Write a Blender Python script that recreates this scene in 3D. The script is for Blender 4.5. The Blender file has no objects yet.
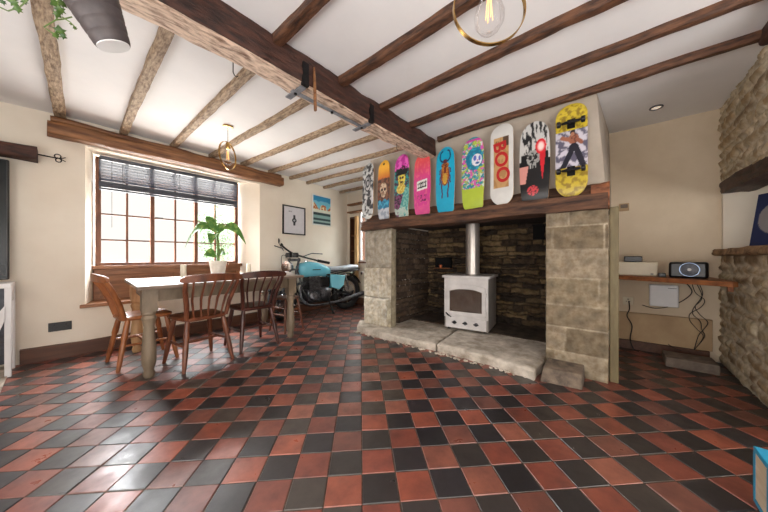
import bpy, bmesh, math, random
from mathutils import Vector, Matrix, noise
R = math.radians
SC = bpy.context.scene
COL = SC.collection

# ---------------------------------------------------------------- camera, world, lights, exposure
cam_d = bpy.data.cameras.new('camera')
cam = bpy.data.objects.new('camera', cam_d); COL.objects.link(cam)
cam.location = (0, 0, 1.0)
cam.rotation_euler = (R(90), 0, R(-49.9))
cam_d.sensor_width = 36; cam_d.lens = 270 / 768 * 36; cam_d.shift_y = 1 / 768
cam_d.clip_start = 0.02
SC.camera = cam

w = bpy.data.worlds.new('world'); SC.world = w; w.use_nodes = True
bg = w.node_tree.nodes['Background']; wn = w.node_tree
# daylight: bright sky above, the pale rendered houses across the lane near the horizon, sunlit paving below
_tc = wn.nodes.new('ShaderNodeTexCoord'); _sp = wn.nodes.new('ShaderNodeSeparateXYZ'); _mr = wn.nodes.new('ShaderNodeMapRange'); _rp = wn.nodes.new('ShaderNodeValToRGB')
wn.links.new(_tc.outputs['Generated'], _sp.inputs[0]); wn.links.new(_sp.outputs['Z'], _mr.inputs[0])
_mr.inputs[1].default_value = -1; _mr.inputs[2].default_value = 1; wn.links.new(_mr.outputs[0], _rp.inputs[0])
_e = _rp.color_ramp.elements
def _stop(z, c): 
    k = _e.new((z + 1) / 2); k.color = c + (1,)
_e[0].color = (.30, .29, .27, 1); _e[1].color = (.96, .98, 1.0, 1)
_stop(-.16, (.30, .29, .27)); _stop(-.10, (.0180, .0172, .0160)); _stop(.30, (.0190, .0180, .0166)); _stop(.36, (.96, .98, 1.0))
wn.links.new(_rp.outputs[0], bg.inputs[0]); bg.inputs[1].default_value = 42

def area(name, loc, tgt, sx, sy, power, color=(1, 1, 1), portal=False):
    d = bpy.data.lights.new(name, 'AREA'); d.shape = 'RECTANGLE'; d.size = sx; d.size_y = sy
    d.energy = power; d.color = color
    if portal: d.cycles.is_portal = True
    o = bpy.data.objects.new(name, d); COL.objects.link(o); o.location = loc
    o.rotation_euler = (Vector(tgt) - Vector(loc)).to_track_quat('-Z', 'Y').to_euler()
    return o
area('window_portal', (1.0, 4.66, 1.5), (1.0, 0, 1.5), 1.6, 1.4, 1, portal=True)
area('fill_rear', (0.4, -2.85, 1.1), (0.8, -1.3, 2.9), 3.2, 1.7, 130, (1, .98, .96))  # added fill lamp, aimed up to brighten the ceiling
area('fill_left', (-1.45, 0.4, 1.1), (.4, 0.4, 2.3), 3.0, 1.6, 68, (1, .98, .96))  # second added fill lamp; the wall behind it has no window

SC.view_settings.view_transform = 'Standard'
SC.view_settings.look = 'None'
SC.view_settings.gamma = 1
SC.view_settings.use_curve_mapping = False
SC.view_settings.exposure = 0.5

# ---------------------------------------------------------------- material helpers
def lin(c):
    return tuple(((v / 255) / 12.92 if v / 255 <= .04045 else (((v / 255) + .055) / 1.055) ** 2.4) for v in c)
def _set(b, k, v):
    if k in b.inputs: b.inputs[k].default_value = v
def pmat(name, c1, c2=None, scale=(8, 8, 8), rough=.6, bump=0.0, metal=0.0, detail=6, lo=.35, hi=.65, spec=.5, bscale=1.0, attr=None, rvar=0.0):
    m = bpy.data.materials.new(name); m.use_nodes = True
    nt = m.node_tree; N = nt.nodes; L = nt.links; b = N['Principled BSDF']
    c1 = lin(c1) + (1,); c2 = lin(c2) + (1,) if c2 else c1
    tc = N.new('ShaderNodeTexCoord'); mp = N.new('ShaderNodeMapping'); mp.inputs['Scale'].default_value = scale
    L.new(tc.outputs['Object'], mp.inputs[0])
    nz = N.new('ShaderNodeTexNoise'); nz.inputs['Scale'].default_value = 1; nz.inputs['Detail'].default_value = detail
    nz.inputs['Roughness'].default_value = .6
    L.new(mp.outputs[0], nz.inputs['Vector'])
    rp = N.new('ShaderNodeValToRGB'); rp.color_ramp.elements[0].position = lo; rp.color_ramp.elements[1].position = hi
    L.new(nz.outputs['Fac'], rp.inputs[0])
    if attr:
        at = N.new('ShaderNodeAttribute'); at.attribute_name = attr
        rp.color_ramp.elements[0].color = c1; rp.color_ramp.elements[1].color = c2
        mx = N.new('ShaderNodeMix'); mx.data_type = 'RGBA'; mx.blend_type = 'MULTIPLY'; mx.inputs[0].default_value = 1
        L.new(at.outputs['Color'], mx.inputs[6]); L.new(rp.outputs[0], mx.inputs[7]); L.new(mx.outputs[2], b.inputs['Base Color'])
    else:
        rp.color_ramp.elements[0].color = c1; rp.color_ramp.elements[1].color = c2
        L.new(rp.outputs[0], b.inputs['Base Color'])
    b.inputs['Roughness'].default_value = rough; b.inputs['Metallic'].default_value = metal
    _set(b, 'Specular IOR Level', spec)
    if rvar:
        mr = N.new('ShaderNodeMapRange'); mr.inputs[3].default_value = rough - rvar; mr.inputs[4].default_value = rough + rvar
        mr.inputs[1].default_value = .3; mr.inputs[2].default_value = .7
        L.new(nz.outputs['Fac'], mr.inputs[0]); L.new(mr.outputs[0], b.inputs['Roughness'])
    if bump:
        bp = N.new('ShaderNodeBump'); bp.inputs['Strength'].default_value = bump; bp.inputs['Distance'].default_value = .01 * bscale
        L.new(nz.outputs['Fac'], bp.inputs['Height']); L.new(bp.outputs[0], b.inputs['Normal'])
    return m
def glass_mat(name, tint=(1, 1, 1), refl=.12):
    m = bpy.data.materials.new(name); m.use_nodes = True
    nt = m.node_tree; N = nt.nodes; L = nt.links
    for n in list(N):
        if n.type != 'OUTPUT_MATERIAL': N.remove(n)
    out = [n for n in N if n.type == 'OUTPUT_MATERIAL'][0]
    t = N.new('ShaderNodeBsdfTransparent'); t.inputs[0].default_value = tint + (1,)
    g = N.new('ShaderNodeBsdfGlossy'); g.inputs['Roughness'].default_value = .03
    lw = N.new('ShaderNodeLayerWeight'); lw.inputs[0].default_value = refl
    mx = N.new('ShaderNodeMixShader'); ml = N.new('ShaderNodeMath'); ml.operation = 'MULTIPLY'; ml.inputs[1].default_value = .35; L.new(lw.outputs['Fresnel'], ml.inputs[0]); L.new(ml.outputs[0], mx.inputs[0]); L.new(t.outputs[0], mx.inputs[1]); L.new(g.outputs[0], mx.inputs[2])
    L.new(mx.outputs[0], out.inputs[0]); return m
def emit_mat(name, c, s):
    m = bpy.data.materials.new(name); m.use_nodes = True; b = m.node_tree.nodes['Principled BSDF']
    b.inputs['Base Color'].default_value = lin(c) + (1,); b.inputs['Emission Color'].default_value = lin(c) + (1,); b.inputs['Emission Strength'].default_value = s
    return m

M = {}
M['plaster'] = pmat('cream plaster', (236, 228, 214), (228, 218, 202), (1.6, 1.6, 1.6), .85, .15, bscale=2)
M['plaster_white'] = pmat('white plaster', (240, 236, 230), (230, 225, 217), (2, 2, 2), .85, .15, bscale=2)
M['plaster_shaded'] = pmat('shade toned chimney plaster', (194, 184, 172), (172, 160, 146), (2, 2, 2), .85, .25, bscale=2)  # white plaster; the shade on the chimney is put into this grey
M['niche'] = pmat('warm niche plaster', (220, 204, 180), (208, 190, 164), (2, 2, 2), .85, .2, bscale=2)
M['ceiling'] = pmat('ceiling plaster', (240, 239, 239), (231, 230, 231), (1.2, 1.2, 1.2), .9, .2, bscale=3)
M['skirting'] = pmat('brown skirting', (98, 62, 42), (78, 47, 32), (2, 30, 30), .45, .1)
M['tile'] = pmat('quarry tile', (255, 255, 255), (170, 160, 158), (9, 9, 9), .38, .35, attr='Col', lo=.3, hi=.75, bscale=.35, rvar=.12, spec=1.0)
M['grout'] = pmat('floor grout', (104, 86, 74), (66, 54, 48), (20, 20, 20), .9, .4)
M['stone'] = pmat('natural stone', (255, 255, 255), (216, 208, 196), (26, 26, 26), .88, .45, attr='Col', bscale=.6)
M['slab'] = pmat('hearth flagstone', (214, 204, 190), (150, 138, 122), (7, 7, 7), .75, .7, bscale=2)
M['dark_stone'] = pmat('dark stone block', (128, 112, 96), (78, 68, 60), (12, 12, 12), .8, .6)
M['ledge'] = pmat('rough brown ledge', (176, 142, 104), (104, 78, 54), (14, 14, 14), .8, .7)
M['splitwood'] = pmat('split reddish oak', (158, 98, 62), (84, 46, 30), (20, 8, 20), .7, .9, bscale=2)
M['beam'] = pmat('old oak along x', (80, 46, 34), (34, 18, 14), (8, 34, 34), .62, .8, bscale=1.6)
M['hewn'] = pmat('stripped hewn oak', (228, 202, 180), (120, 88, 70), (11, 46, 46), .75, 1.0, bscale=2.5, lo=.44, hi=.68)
M['joist'] = pmat('old oak along y', (112, 74, 50), (44, 25, 17), (40, 9, 40), .6, .9, bscale=1.4)
M['joist_lit'] = pmat('window lit oak along y', (188, 164, 136), (112, 88, 66), (64, 16, 64), .7, .9, bscale=1.4)  # same oak as the other joists, with window light put into the colour
M['lintel'] = pmat('window lintel oak', (150, 104, 66), (92, 56, 34), (3, 26, 26), .55, .5)
M['mantel'] = pmat('charred mantel oak', (112, 76, 54), (44, 28, 21), (26, 3, 26), .7, 1.0, bscale=2)
M['frame_wood'] = pmat('window frame wood', (132, 84, 56), (92, 54, 36), (22, 22, 3), .45, .1)
M['panel_wood'] = pmat('window seat wood', (156, 108, 74), (116, 74, 48), (2.5, 22, 22), .45, .1)
M['table_top'] = pmat('greyed table top', (146, 128, 114), (108, 92, 80), (2.5, 26, 26), .32, .1)
M['table_leg'] = pmat('taupe painted wood', (138, 122, 102), (104, 90, 72), (10, 10, 3), .5, .15)
M['table_pine'] = pmat('raw pine leg', (206, 172, 128), (168, 130, 88), (16, 16, 3), .5, .15)
M['honey'] = pmat('honey chair wood', (172, 108, 62), (122, 68, 36), (14, 14, 4), .36, .1)
M['walnut'] = pmat('dark chair wood', (128, 76, 50), (78, 42, 29), (14, 14, 4), .34, .1)
M['mahogany'] = pmat('mahogany chair wood', (84, 44, 34), (50, 25, 20), (14, 14, 4), .34, .1)
M['shelf'] = pmat('shelf wood', (160, 100, 56), (112, 64, 34), (24, 3, 24), .5, .2)
M['pine'] = pmat('pine', (214, 178, 128), (186, 144, 94), (20, 20, 3), .5, .1)
M['iron'] = pmat('black iron', (34, 32, 34), (20, 19, 20), (30, 30, 30), .5, .3, metal=.6)
M['galv'] = pmat('grey painted iron strap', (150, 152, 158), (104, 108, 116), (12, 12, 12), .5, .3, metal=.3)
M['brass'] = pmat('aged brass', (206, 168, 104), (160, 124, 68), (20, 20, 20), .25, .05, metal=1)
M['black'] = pmat('black plastic', (22, 22, 25), (14, 14, 16), (20, 20, 20), .35)
M['blackgloss'] = pmat('black screen glass', (22, 28, 30), (16, 20, 22), (3, 3, 3), .25, spec=.25)
M['rubber'] = pmat('tyre rubber', (30, 29, 30), (18, 18, 18), (40, 40, 40), .75, .3)
M['chrome'] = pmat('chrome', (215, 218, 222), (175, 178, 182), (9, 9, 9), .15, metal=1)
M['steel'] = pmat('engine alloy', (120, 122, 128), (52, 52, 56), (24, 24, 24), .35, .2, metal=.8)
M['bikeblue'] = pmat('sky blue paint', (128, 210, 232), (106, 196, 222), (3, 3, 3), .18)
M['greyleather'] = pmat('pale grey seat leather', (186, 196, 206), (150, 160, 172), (9, 9, 9), .45, .2)
M['white'] = pmat('white paint', (238, 238, 240), (228, 228, 230), (4, 4, 4), .4)
M['offwhite'] = pmat('off white plastic', (222, 212, 190), (206, 194, 170), (3, 3, 3), .5)
M['ceramic'] = pmat('white ceramic', (236, 232, 224), (216, 210, 198), (14, 14, 14), .35, .1)
M['soil'] = pmat('potting soil', (70, 48, 36), (34, 24, 18), (60, 60, 60), .95, .8)
M['leaf'] = pmat('variegated leaf', (66, 116, 42), (168, 190, 98), (22, 22, 22), .4, .1, lo=.48, hi=.75)
M['ivy'] = pmat('ivy leaf', (44, 76, 32), (96, 124, 58), (30, 30, 30), .45, .1)
M['stem'] = pmat('green stem', (112, 140, 66), (82, 108, 50), (20, 20, 20), .5)
M['tree'] = pmat('garden foliage', (46, 66, 38), (72, 96, 58), (9, 9, 9), .7)
M['bark'] = pmat('garden bark', (96, 84, 70), (70, 60, 50), (9, 9, 9), .9)
M['slat'] = pmat('charcoal blind slat', (84, 88, 100), (66, 70, 80), (2, 20, 20), .4)
M['wax'] = pmat('candle wax', (238, 232, 214), (226, 218, 198), (8, 8, 8), .45)
M['cloth'] = pmat('white cloth', (236, 232, 226), (214, 208, 200), (14, 14, 14), .9, .3)
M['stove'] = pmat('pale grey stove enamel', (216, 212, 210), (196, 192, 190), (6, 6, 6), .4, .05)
M['stove_shaded'] = pmat('shade toned stove enamel', (158, 152, 146), (136, 130, 124), (6, 6, 6), .45, .05)  # same enamel as the front, darkened to paint in the side shade
M['flue'] = pmat('brushed flue steel', (206, 200, 194), (168, 160, 152), (14, 14, 2), .35, .05, metal=.7)
M['void'] = pmat('deep black soot', (14, 12, 12), (9, 8, 8), (14, 14, 14), .95)
M['sootslab'] = pmat('soot stained slab', (92, 78, 64), (54, 45, 38), (9, 9, 9), .85, .5)
M['soot'] = pmat('sooted plate', (60, 50, 44), (36, 30, 27), (14, 14, 14), .9, .3)
M['stoveglass'] = pmat('smoked stove glass', (92, 76, 66), (60, 50, 44), (3, 3, 3), .12)
M['pot'] = pmat('charcoal ribbed ceramic', (78, 70, 70), (62, 55, 56), (20, 20, 20), .55, .1)
M['cable'] = pmat('dark cable', (38, 30, 26), (26, 20, 18), (30, 30, 30), .6)
M['copper'] = pmat('copper', (196, 110, 72), (160, 84, 54), (30, 30, 30), .35, metal=.8)
M['bluewood'] = pmat('bright blue painted wood', (52, 172, 216), (36, 150, 196), (10, 10, 10), .45, .1)
M['beigeboard'] = pmat('beige board', (244, 226, 198), (228, 204, 170), (6, 6, 40), .6)
M['greenpost'] = pmat('olive painted post', (128, 116, 84), (98, 86, 60), (14, 14, 3), .6, .2)
M['boarding'] = pmat('tan painted boarding', (190, 162, 124), (168, 138, 102), (1.5, 3, 3), .55, .1)
M['concrete'] = pmat('grey plinth', (128, 114, 102), (98, 86, 76), (14, 14, 14), .8, .3)
M['vc'] = pmat('printed surface', (255, 255, 255), (246, 246, 246), (14, 14, 14), .35, attr='Col')
M['vc_matte'] = pmat('printed paper', (255, 255, 255), (246, 246, 246), (14, 14, 14), .7, attr='Col')
M['ply'] = pmat('maple deck edge', (206, 168, 118), (176, 132, 84), (30, 30, 30), .5)
M['redink'] = pmat('red ink', (190, 30, 34), (176, 26, 30), (30, 30, 30), .5)
M['glass'] = glass_mat('clear pane', (1, 1, 1))
M['tinted'] = glass_mat('frosted pane', (.5, .5, .49))  # grey tint added to weaken the daylight through the far pane
M['bulbglass'] = glass_mat('bulb glass', (.98, .97, .97), .22)
M['filament'] = emit_mat('glowing filament', (255, 190, 110), 1.6)
M['ring_light'] = pmat('pale blue ring bezel', (150, 170, 200), (130, 150, 184), (9, 9, 9), .3, metal=.5)
M['spot'] = emit_mat('downlight lens', (255, 236, 214), .35)

# ---------------------------------------------------------------- mesh helpers
class MB:
    def __init__(s): s.v = []; s.f = []; s.c = []
    def add(s, vs, fs, col=None):
        n = len(s.v); s.v += [tuple(p) for p in vs]; s.f += [tuple(i + n for i in f) for f in fs]
        if col is not None: s.c += col if isinstance(col, list) else [col] * len(vs)
        return s
    def box(s, a, b, col=None):
        x0, y0, z0 = a; x1, y1, z1 = b
        if x0 > x1: x0, x1 = x1, x0
        if y0 > y1: y0, y1 = y1, y0
        if z0 > z1: z0, z1 = z1, z0
        return s.add([(x0,y0,z0),(x1,y0,z0),(x1,y1,z0),(x0,y1,z0),(x0,y0,z1),(x1,y0,z1),(x1,y1,z1),(x0,y1,z1)],
              [(0,3,2,1),(4,5,6,7),(0,1,5,4),(1,2,6,5),(2,3,7,6),(3,0,4,7)], col)
    def prism(s, poly, z0, z1):
        n = len(poly)
        return s.add([(x, y, z0) for x, y in poly] + [(x, y, z1) for x, y in poly],
              [tuple(range(n))[::-1], tuple(range(n, 2 * n))] + [(i, (i + 1) % n, n + (i + 1) % n, n + i) for i in range(n)])
    def tube(s, pts, r, n=10, caps=True, flat=1.0):
        pts = [Vector(p) for p in pts]; k = len(pts); rs = r if isinstance(r, (list, tuple)) else [r] * k
        up = None; vs = []
        for i, p in enumerate(pts):
            d = (pts[min(i + 1, k - 1)] - pts[max(i - 1, 0)]).normalized()
            if up is None:
                up = Vector((0, 0, 1)) if abs(d.z) < .9 else Vector((1, 0, 0))
            a = d.cross(up).normalized(); b = a.cross(d).normalized(); up = b
            for j in range(n):
                t = 2 * math.pi * j / n
                vs.append(p + a * math.cos(t) * rs[i] + b * math.sin(t) * rs[i] * flat)
        fs = []
        for i in range(k - 1):
            for j in range(n):
                fs.append((i * n + j, i * n + (j + 1) % n, (i + 1) * n + (j + 1) % n, (i + 1) * n + j))
        if caps: fs += [tuple(range(n))[::-1], tuple(range((k - 1) * n, k * n))]
        return s.add(vs, fs)
    def lathe(s, prof, c=(0, 0, 0), n=20, axis='Z'):
        vs = []; k = len(prof)
        for r, z in prof:
            for j in range(n):
                t = 2 * math.pi * j / n; x, y = r * math.cos(t), r * math.sin(t)
                p = (x, y, z) if axis == 'Z' else ((z, x, y) if axis == 'X' else (y, z, x))
                vs.append((p[0] + c[0], p[1] + c[1], p[2] + c[2]))
        fs = [(i * n + j, i * n + (j + 1) % n, (i + 1) * n + (j + 1) % n, (i + 1) * n + j) for i in range(k - 1) for j in range(n)]
        fs += [tuple(range(n))[::-1], tuple(range((k - 1) * n, k * n))]
        return s.add(vs, fs)
    def torus(s, c, R_, r, axis='Y', n=36, m=8, a0=0, a1=2 * math.pi):
        full = abs(a1 - a0 - 2 * math.pi) < 1e-6; vs = []; cnt = n if full else n + 1
        for i in range(cnt):
            a = a0 + (a1 - a0) * i / n
            for j in range(m):
                b = 2 * math.pi * j / m; q = R_ + r * math.cos(b); u, v_, h = q * math.cos(a), q * math.sin(a), r * math.sin(b)
                p = {'Y': (u, h, v_), 'Z': (u, v_, h), 'X': (h, u, v_)}[axis]
                vs.append((p[0] + c[0], p[1] + c[1], p[2] + c[2]))
        fs = [(i * m + j, ((i + 1) % cnt) * m + j, ((i + 1) % cnt) * m + (j + 1) % m, i * m + (j + 1) % m) for i in range(n) for j in range(m)]
        if not full: fs += [tuple(range(m)), tuple(range(n * m, (n + 1) * m))[::-1]]
        return s.add(vs, fs)
    def rough(s, a, b, w_, h_, seed=0, amp=.008, nl=40, sag=0.0, rnd=.2, per=5, sx=6, prof=None):
        """hewn beam from a to b (horizontal); w across, h vertical; centre line a-b"""
        a = Vector(a); b = Vector(b); d = (b - a); L_ = d.length; d.normalize(); side = d.cross(Vector((0, 0, 1))).normalized(); upv = Vector((0, 0, 1))
        if prof is None:
            prof = []
            for (x0, y0, x1, y1) in ((-1, -1, 1, -1), (1, -1, 1, 1), (1, 1, -1, 1), (-1, 1, -1, -1)):
                for k in range(per):
                    t = k / per; x, y = x0 + (x1 - x0) * t, y0 + (y1 - y0) * t
                    if k == 0: x *= 1 - rnd * .4; y *= 1 - rnd * .4
                    prof.append((x * w_ / 2, y * h_ / 2))
        n = len(prof); vs = []
        for i in range(nl + 1):
            t = i / nl; c = a + d * (L_ * t)
            c = c + side * noise.noise(Vector((t * L_ * 1.1, seed * 7.1, 0))) * amp * 1.6 + upv * (noise.noise(Vector((t * L_ * 1.1, seed * 3.3, 5))) * amp + sag * math.sin(math.pi * t))
            for (x, y) in prof:
                p = c + side * x + upv * y
                q = Vector((t * L_ * sx * .6 + seed * 13, x * 22, y * 22))
                o = noise.fractal(q, 1.0, 2.0, 3) * amp
                l = math.hypot(x, y) + 1e-6
                vs.append(p + (side * x + upv * y) * (o / l))
        fs = [(i * n + j, i * n + (j + 1) % n, (i + 1) * n + (j + 1) % n, (i + 1) * n + j) for i in range(nl) for j in range(n)]
        fs += [tuple(range(n))[::-1], tuple(range(nl * n, (nl + 1) * n))]
        return s.add(vs, fs)
    def build(s, name, m, parent=None, bev=0, seg=2, smooth=True, sub=0, ang=40, loc=None, rot=None):
        me = bpy.data.meshes.new(name); me.from_pydata(s.v, [], s.f); me.update()
        bm = bmesh.new(); bm.from_mesh(me); bmesh.ops.recalc_face_normals(bm, faces=bm.faces); bm.to_mesh(me); bm.free()
        if smooth:
            for p in me.polygons: p.use_smooth = True
            me.set_sharp_from_angle(angle=R(ang))
        if s.c and len(s.c) == len(s.v):
            at = me.color_attributes.new('Col', 'FLOAT_COLOR', 'POINT')
            for i, c in enumerate(s.c): at.data[i].color = (c[0], c[1], c[2], 1)
        me.materials.append(m)
        o = bpy.data.objects.new(name, me); COL.objects.link(o)
        if parent: o.parent = parent
        if loc: o.location = loc
        if rot: o.rotation_euler = rot
        if bev:
            md = o.modifiers.new('bevel', 'BEVEL'); md.width = bev; md.segments = seg; md.limit_method = 'ANGLE'; md.angle_limit = R(35)
        if sub:
            md = o.modifiers.new('subdivision', 'SUBSURF'); md.levels = sub; md.render_levels = sub
        return o
def tag(o, label=None, cat=None, group=None, kind=None):
    if label: o['label'] = label
    if cat: o['category'] = cat
    if group: o['group'] = group
    if kind: o['kind'] = kind
    return o
def empty(name, loc, rz=0, label=None, cat=None, group=None, rx=0, ry=0):
    o = bpy.data.objects.new(name, None); COL.objects.link(o); o.empty_display_size = .05
    o.location = loc; o.rotation_euler = (rx, ry, rz); return tag(o, label, cat, group)
def struct(o): o['kind'] = 'structure'; return o
def copy_tree(o, parent=None):
    kids = list(o.children); c = o.copy(); COL.objects.link(c)
    if parent: c.parent = parent
    for k in kids: copy_tree(k, c)
    return c
def smooth_step(a, b, x):
    t = max(0, min(1, (x - a) / (b - a))); return t * t * (3 - 2 * t)
def mix(a, b, t): return tuple(a[i] + (b[i] - a[i]) * t for i in range(3))

# ---------------------------------------------------------------- coursed rubble surfaces
def stone_layout(W, H, ch, sw, seed):
    rg = random.Random(seed); rows = []; v = 0
    while v < H:
        h_ = rg.uniform(*ch); u = -rg.uniform(0, sw[1]); br = []
        while u < W:
            wd = rg.uniform(*sw); br.append((u, u + wd, rg.random(), rg.random())); u += wd
        rows.append((v, v + h_, br)); v += h_
    return rows
def stone_at(rows, u, v, warp, mortar, seed):
    n1 = noise.noise(Vector((u * 9, v * 9, seed))) * warp; n2 = noise.noise(Vector((u * 9, v * 9, seed + 40))) * warp
    u += n1; v += n2 * .6
    for (a, b, br) in rows:
        if v < b: break
    for (c, d, r1, r2) in br:
        if u < d: break
    e = min(v - a, b - v, u - c, d - u)
    return smooth_step(0, mortar, e), r1, r2
def stone_panel(mb, O, U, V, N_, W, H, res, ch, sw, seed, amp, mortar, cols, mcol, warp=.012, fade=.03, nf=.35):
    rows = stone_layout(W, H + .05, ch, sw, seed); O = Vector(O); U = Vector(U); V = Vector(V); N_ = Vector(N_)
    nu = max(2, int(W / res)); nv = max(2, int(H / res)); vs = []; cl = []
    cols = [lin(c) for c in cols]; mc = lin(mcol)
    for j in range(nv + 1):
        for i in range(nu + 1):
            u = W * i / nu; v = H * j / nv
            t, r1, r2 = stone_at(rows, u, v, warp, mortar, seed)
            e = min(u, W - u, v, H - v); fd = max(0, min(1, e / fade)) if fade else 1
            d = amp * (t * (.35 + .65 * r1) + nf * noise.fractal(Vector((u * 28, v * 28, seed)), 1, 2, 3)) * fd
            vs.append(O + U * u + V * v + N_ * d)
            k = int(r2 * len(cols)) % len(cols); c = mix(mc, cols[k], t)
            g = .82 + .36 * noise.noise(Vector((u * 14, v * 14, seed + 9))) + .1 * (r1 - .5)
            cl.append(tuple(max(0, min(1, x * g)) for x in c))
    fs = [(j * (nu + 1) + i, j * (nu + 1) + i + 1, (j + 1) * (nu + 1) + i + 1, (j + 1) * (nu + 1) + i) for j in range(nv) for i in range(nu)]
    mb.add(vs, fs, cl)

H = 2.4   # ceiling height
# ---------------------------------------------------------------- FLOOR : diagonal quarry tiles
def build_floor():
    rg = random.Random(4); S = .1555; g = .0035; mb = MB(); r2 = math.sqrt(2)
    x0, x1, y0, y1 = -1.6, 4.1, -3.05, 4.7
    reds = [(158, 84, 64), (146, 76, 60), (166, 90, 68), (136, 72, 58), (158, 96, 78), (126, 76, 64)]
    darks = [(40, 37, 40), (48, 44, 45), (44, 40, 44), (72, 64, 58), (34, 32, 36), (56, 50, 48)]
    ia0 = -40
    for ia in range(-32, 45):
        for ib in range(-42, 36):
            a = 1.248 + ia * S; b = .005 + ib * S; ca, cb = a + S / 2, b + S / 2
            X_, Y_ = (ca + cb) / r2, (ca - cb) / r2
            if not (x0 - .1 < X_ < x1 + .1 and y0 - .1 < Y_ < y1 + .1): continue
            dark = (ia + ib) % 2 == 1
            c = lin(rg.choice(darks if dark else reds)); k = rg.uniform(.82, 1.15); c = tuple(v * k for v in c)
            z0 = rg.uniform(-.0012, .0008); ta, tb = rg.gauss(0, .0065), rg.gauss(0, .0065)
            def P(da, db, dz):
                aa, bb = ca + da, cb + db; return ((aa + bb) / r2, (aa - bb) / r2, z0 + dz + da * ta + db * tb)
            h = S / 2 - g / 2 + rg.uniform(-.0006, .0006); h2 = h - .003; jx, jy = rg.uniform(-.001, .001), rg.uniform(-.001, .001)
            vs = [P(-h + jx, -h + jy, -.004), P(h + jx, -h + jy, -.004), P(h + jx, h + jy, -.004), P(-h + jx, h + jy, -.004),
                  P(-h2 + jx, -h2 + jy, 0), P(h2 + jx, -h2 + jy, 0), P(h2 + jx, h2 + jy, 0), P(-h2 + jx, h2 + jy, 0)]
            mb.add(vs, [(4, 5, 6, 7), (0, 1, 5, 4), (1, 2, 6, 5), (2, 3, 7, 6), (3, 0, 4, 7)], c)
    f = struct(mb.build('floor', M['tile'], smooth=False))
    f['label'] = 'red and black quarry tiles laid diagonally'
    struct(MB().box((x0, y0, -.1), (x1, y1, -.0028)).build('floor_grout', M['grout'], smooth=False, parent=f))
build_floor()

# ---------------------------------------------------------------- WALLS
def wy(x):
    pts = [(-1.7, 4.3), (.145, 4.17), (2.0, 4.25), (4.1, 4.45)]
    for (a, b), (c, d) in zip(pts, pts[1:]):
        if x <= c: return b + (d - b) * (x - a) / (c - a)
    return 4.45
def grid_wall(mb, xs, zs, f, skip=lambda x, z: False, amp=.006):
    for i in range(len(xs) - 1):
        for j in range(len(zs) - 1):
            xm, zm = (xs[i] + xs[i + 1]) / 2, (zs[j] + zs[j + 1]) / 2
            if skip(xm, zm): continue
            P = [f(xs[i], zs[j]), f(xs[i + 1], zs[j]), f(xs[i + 1], zs[j + 1]), f(xs[i], zs[j + 1])]
            mb.add(P, [(0, 1, 2, 3)])
def weld(mb): 
    return mb
OX0, OX1, OZ0, OZ1 = .145, 2.0, .5, 2.15       # opening at the wall face
FX0, FX1, FY = .235, 1.77, 4.52                  # window frame plane
wl = MB()
xs = [-1.6 + .1 * i for i in range(18)] + [OX0] + [.25 + .125 * i for i in range(14)] + [OX1] + [2.1 + .1 * i for i in range(21)]
zs = [0, .125, .25, .375, .5] + [.6 + .1 * i for i in range(15)] + [2.075, 2.15, 2.25, 2.35, 2.45]
def und(x, z):
    dx = max(OX0 - x, x - OX1, 0); dz = max(OZ0 - z, z - OZ1, 0); k = min(1, math.hypot(dx, dz) / .3)
    return (x, wy(x) + .014 * k * noise.noise(Vector((x * 1.7, z * 1.7, 2))), z)
grid_wall(wl, xs, zs, und, lambda x, z: OX0 < x < OX1 and OZ0 < z < OZ1)
# reveals (splayed)
def quad_grid(mb, A, B, C, D, n=8, m=8, amp=0.0, seed=0):
    A, B, C, D = map(Vector, (A, B, C, D)); vs = []
    for j in range(m + 1):
        for i in range(n + 1):
            u, v = i / n, j / m; p = A * (1 - u) * (1 - v) + B * u * (1 - v) + C * u * v + D * (1 - u) * v
            vs.append(p)
    mb.add(vs, [(j * (n + 1) + i, j * (n + 1) + i + 1, (j + 1) * (n + 1) + i + 1, (j + 1) * (n + 1) + i) for j in range(m) for i in range(n)])
yl, yr = wy(OX0), wy(OX1)
quad_grid(wl, (OX0, yl, OZ0), (FX0, 4.6, OZ0), (FX0, 4.6, OZ1 + .03), (OX0, yl, OZ1), 1, 1)
quad_grid(wl, (OX1, yr, OZ0), (FX1, 4.6, OZ0), (FX1, 4.6, OZ1 + .03), (OX1, yr, OZ1), 1, 1)
quad_grid(wl, (OX0, yl, OZ0), (OX1, yr, OZ0), (FX1, 4.6, OZ0), (FX0, 4.6, OZ0), 1, 1)
quad_grid(wl, (OX0, yl, OZ1), (OX1, yr, OZ1), (FX1, 4.6, OZ1 + .03), (FX0, 4.6, OZ1 + .03), 1, 1)
wl.box((FX0 - .3, 4.61, 0), (FX1 + .3, 4.65, .9))
wl.box((FX0 - .3, 4.61, 2.16), (FX1 + .3, 4.65, 2.6)); wl.box((FX0 - .3, 4.6, .9), (FX0, 4.65, 2.2)); wl.box((FX1, 4.6, .9), (FX1 + .3, 4.65, 2.2))
struct(wl.build('wall_window', M['plaster'], smooth=False))

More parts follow.
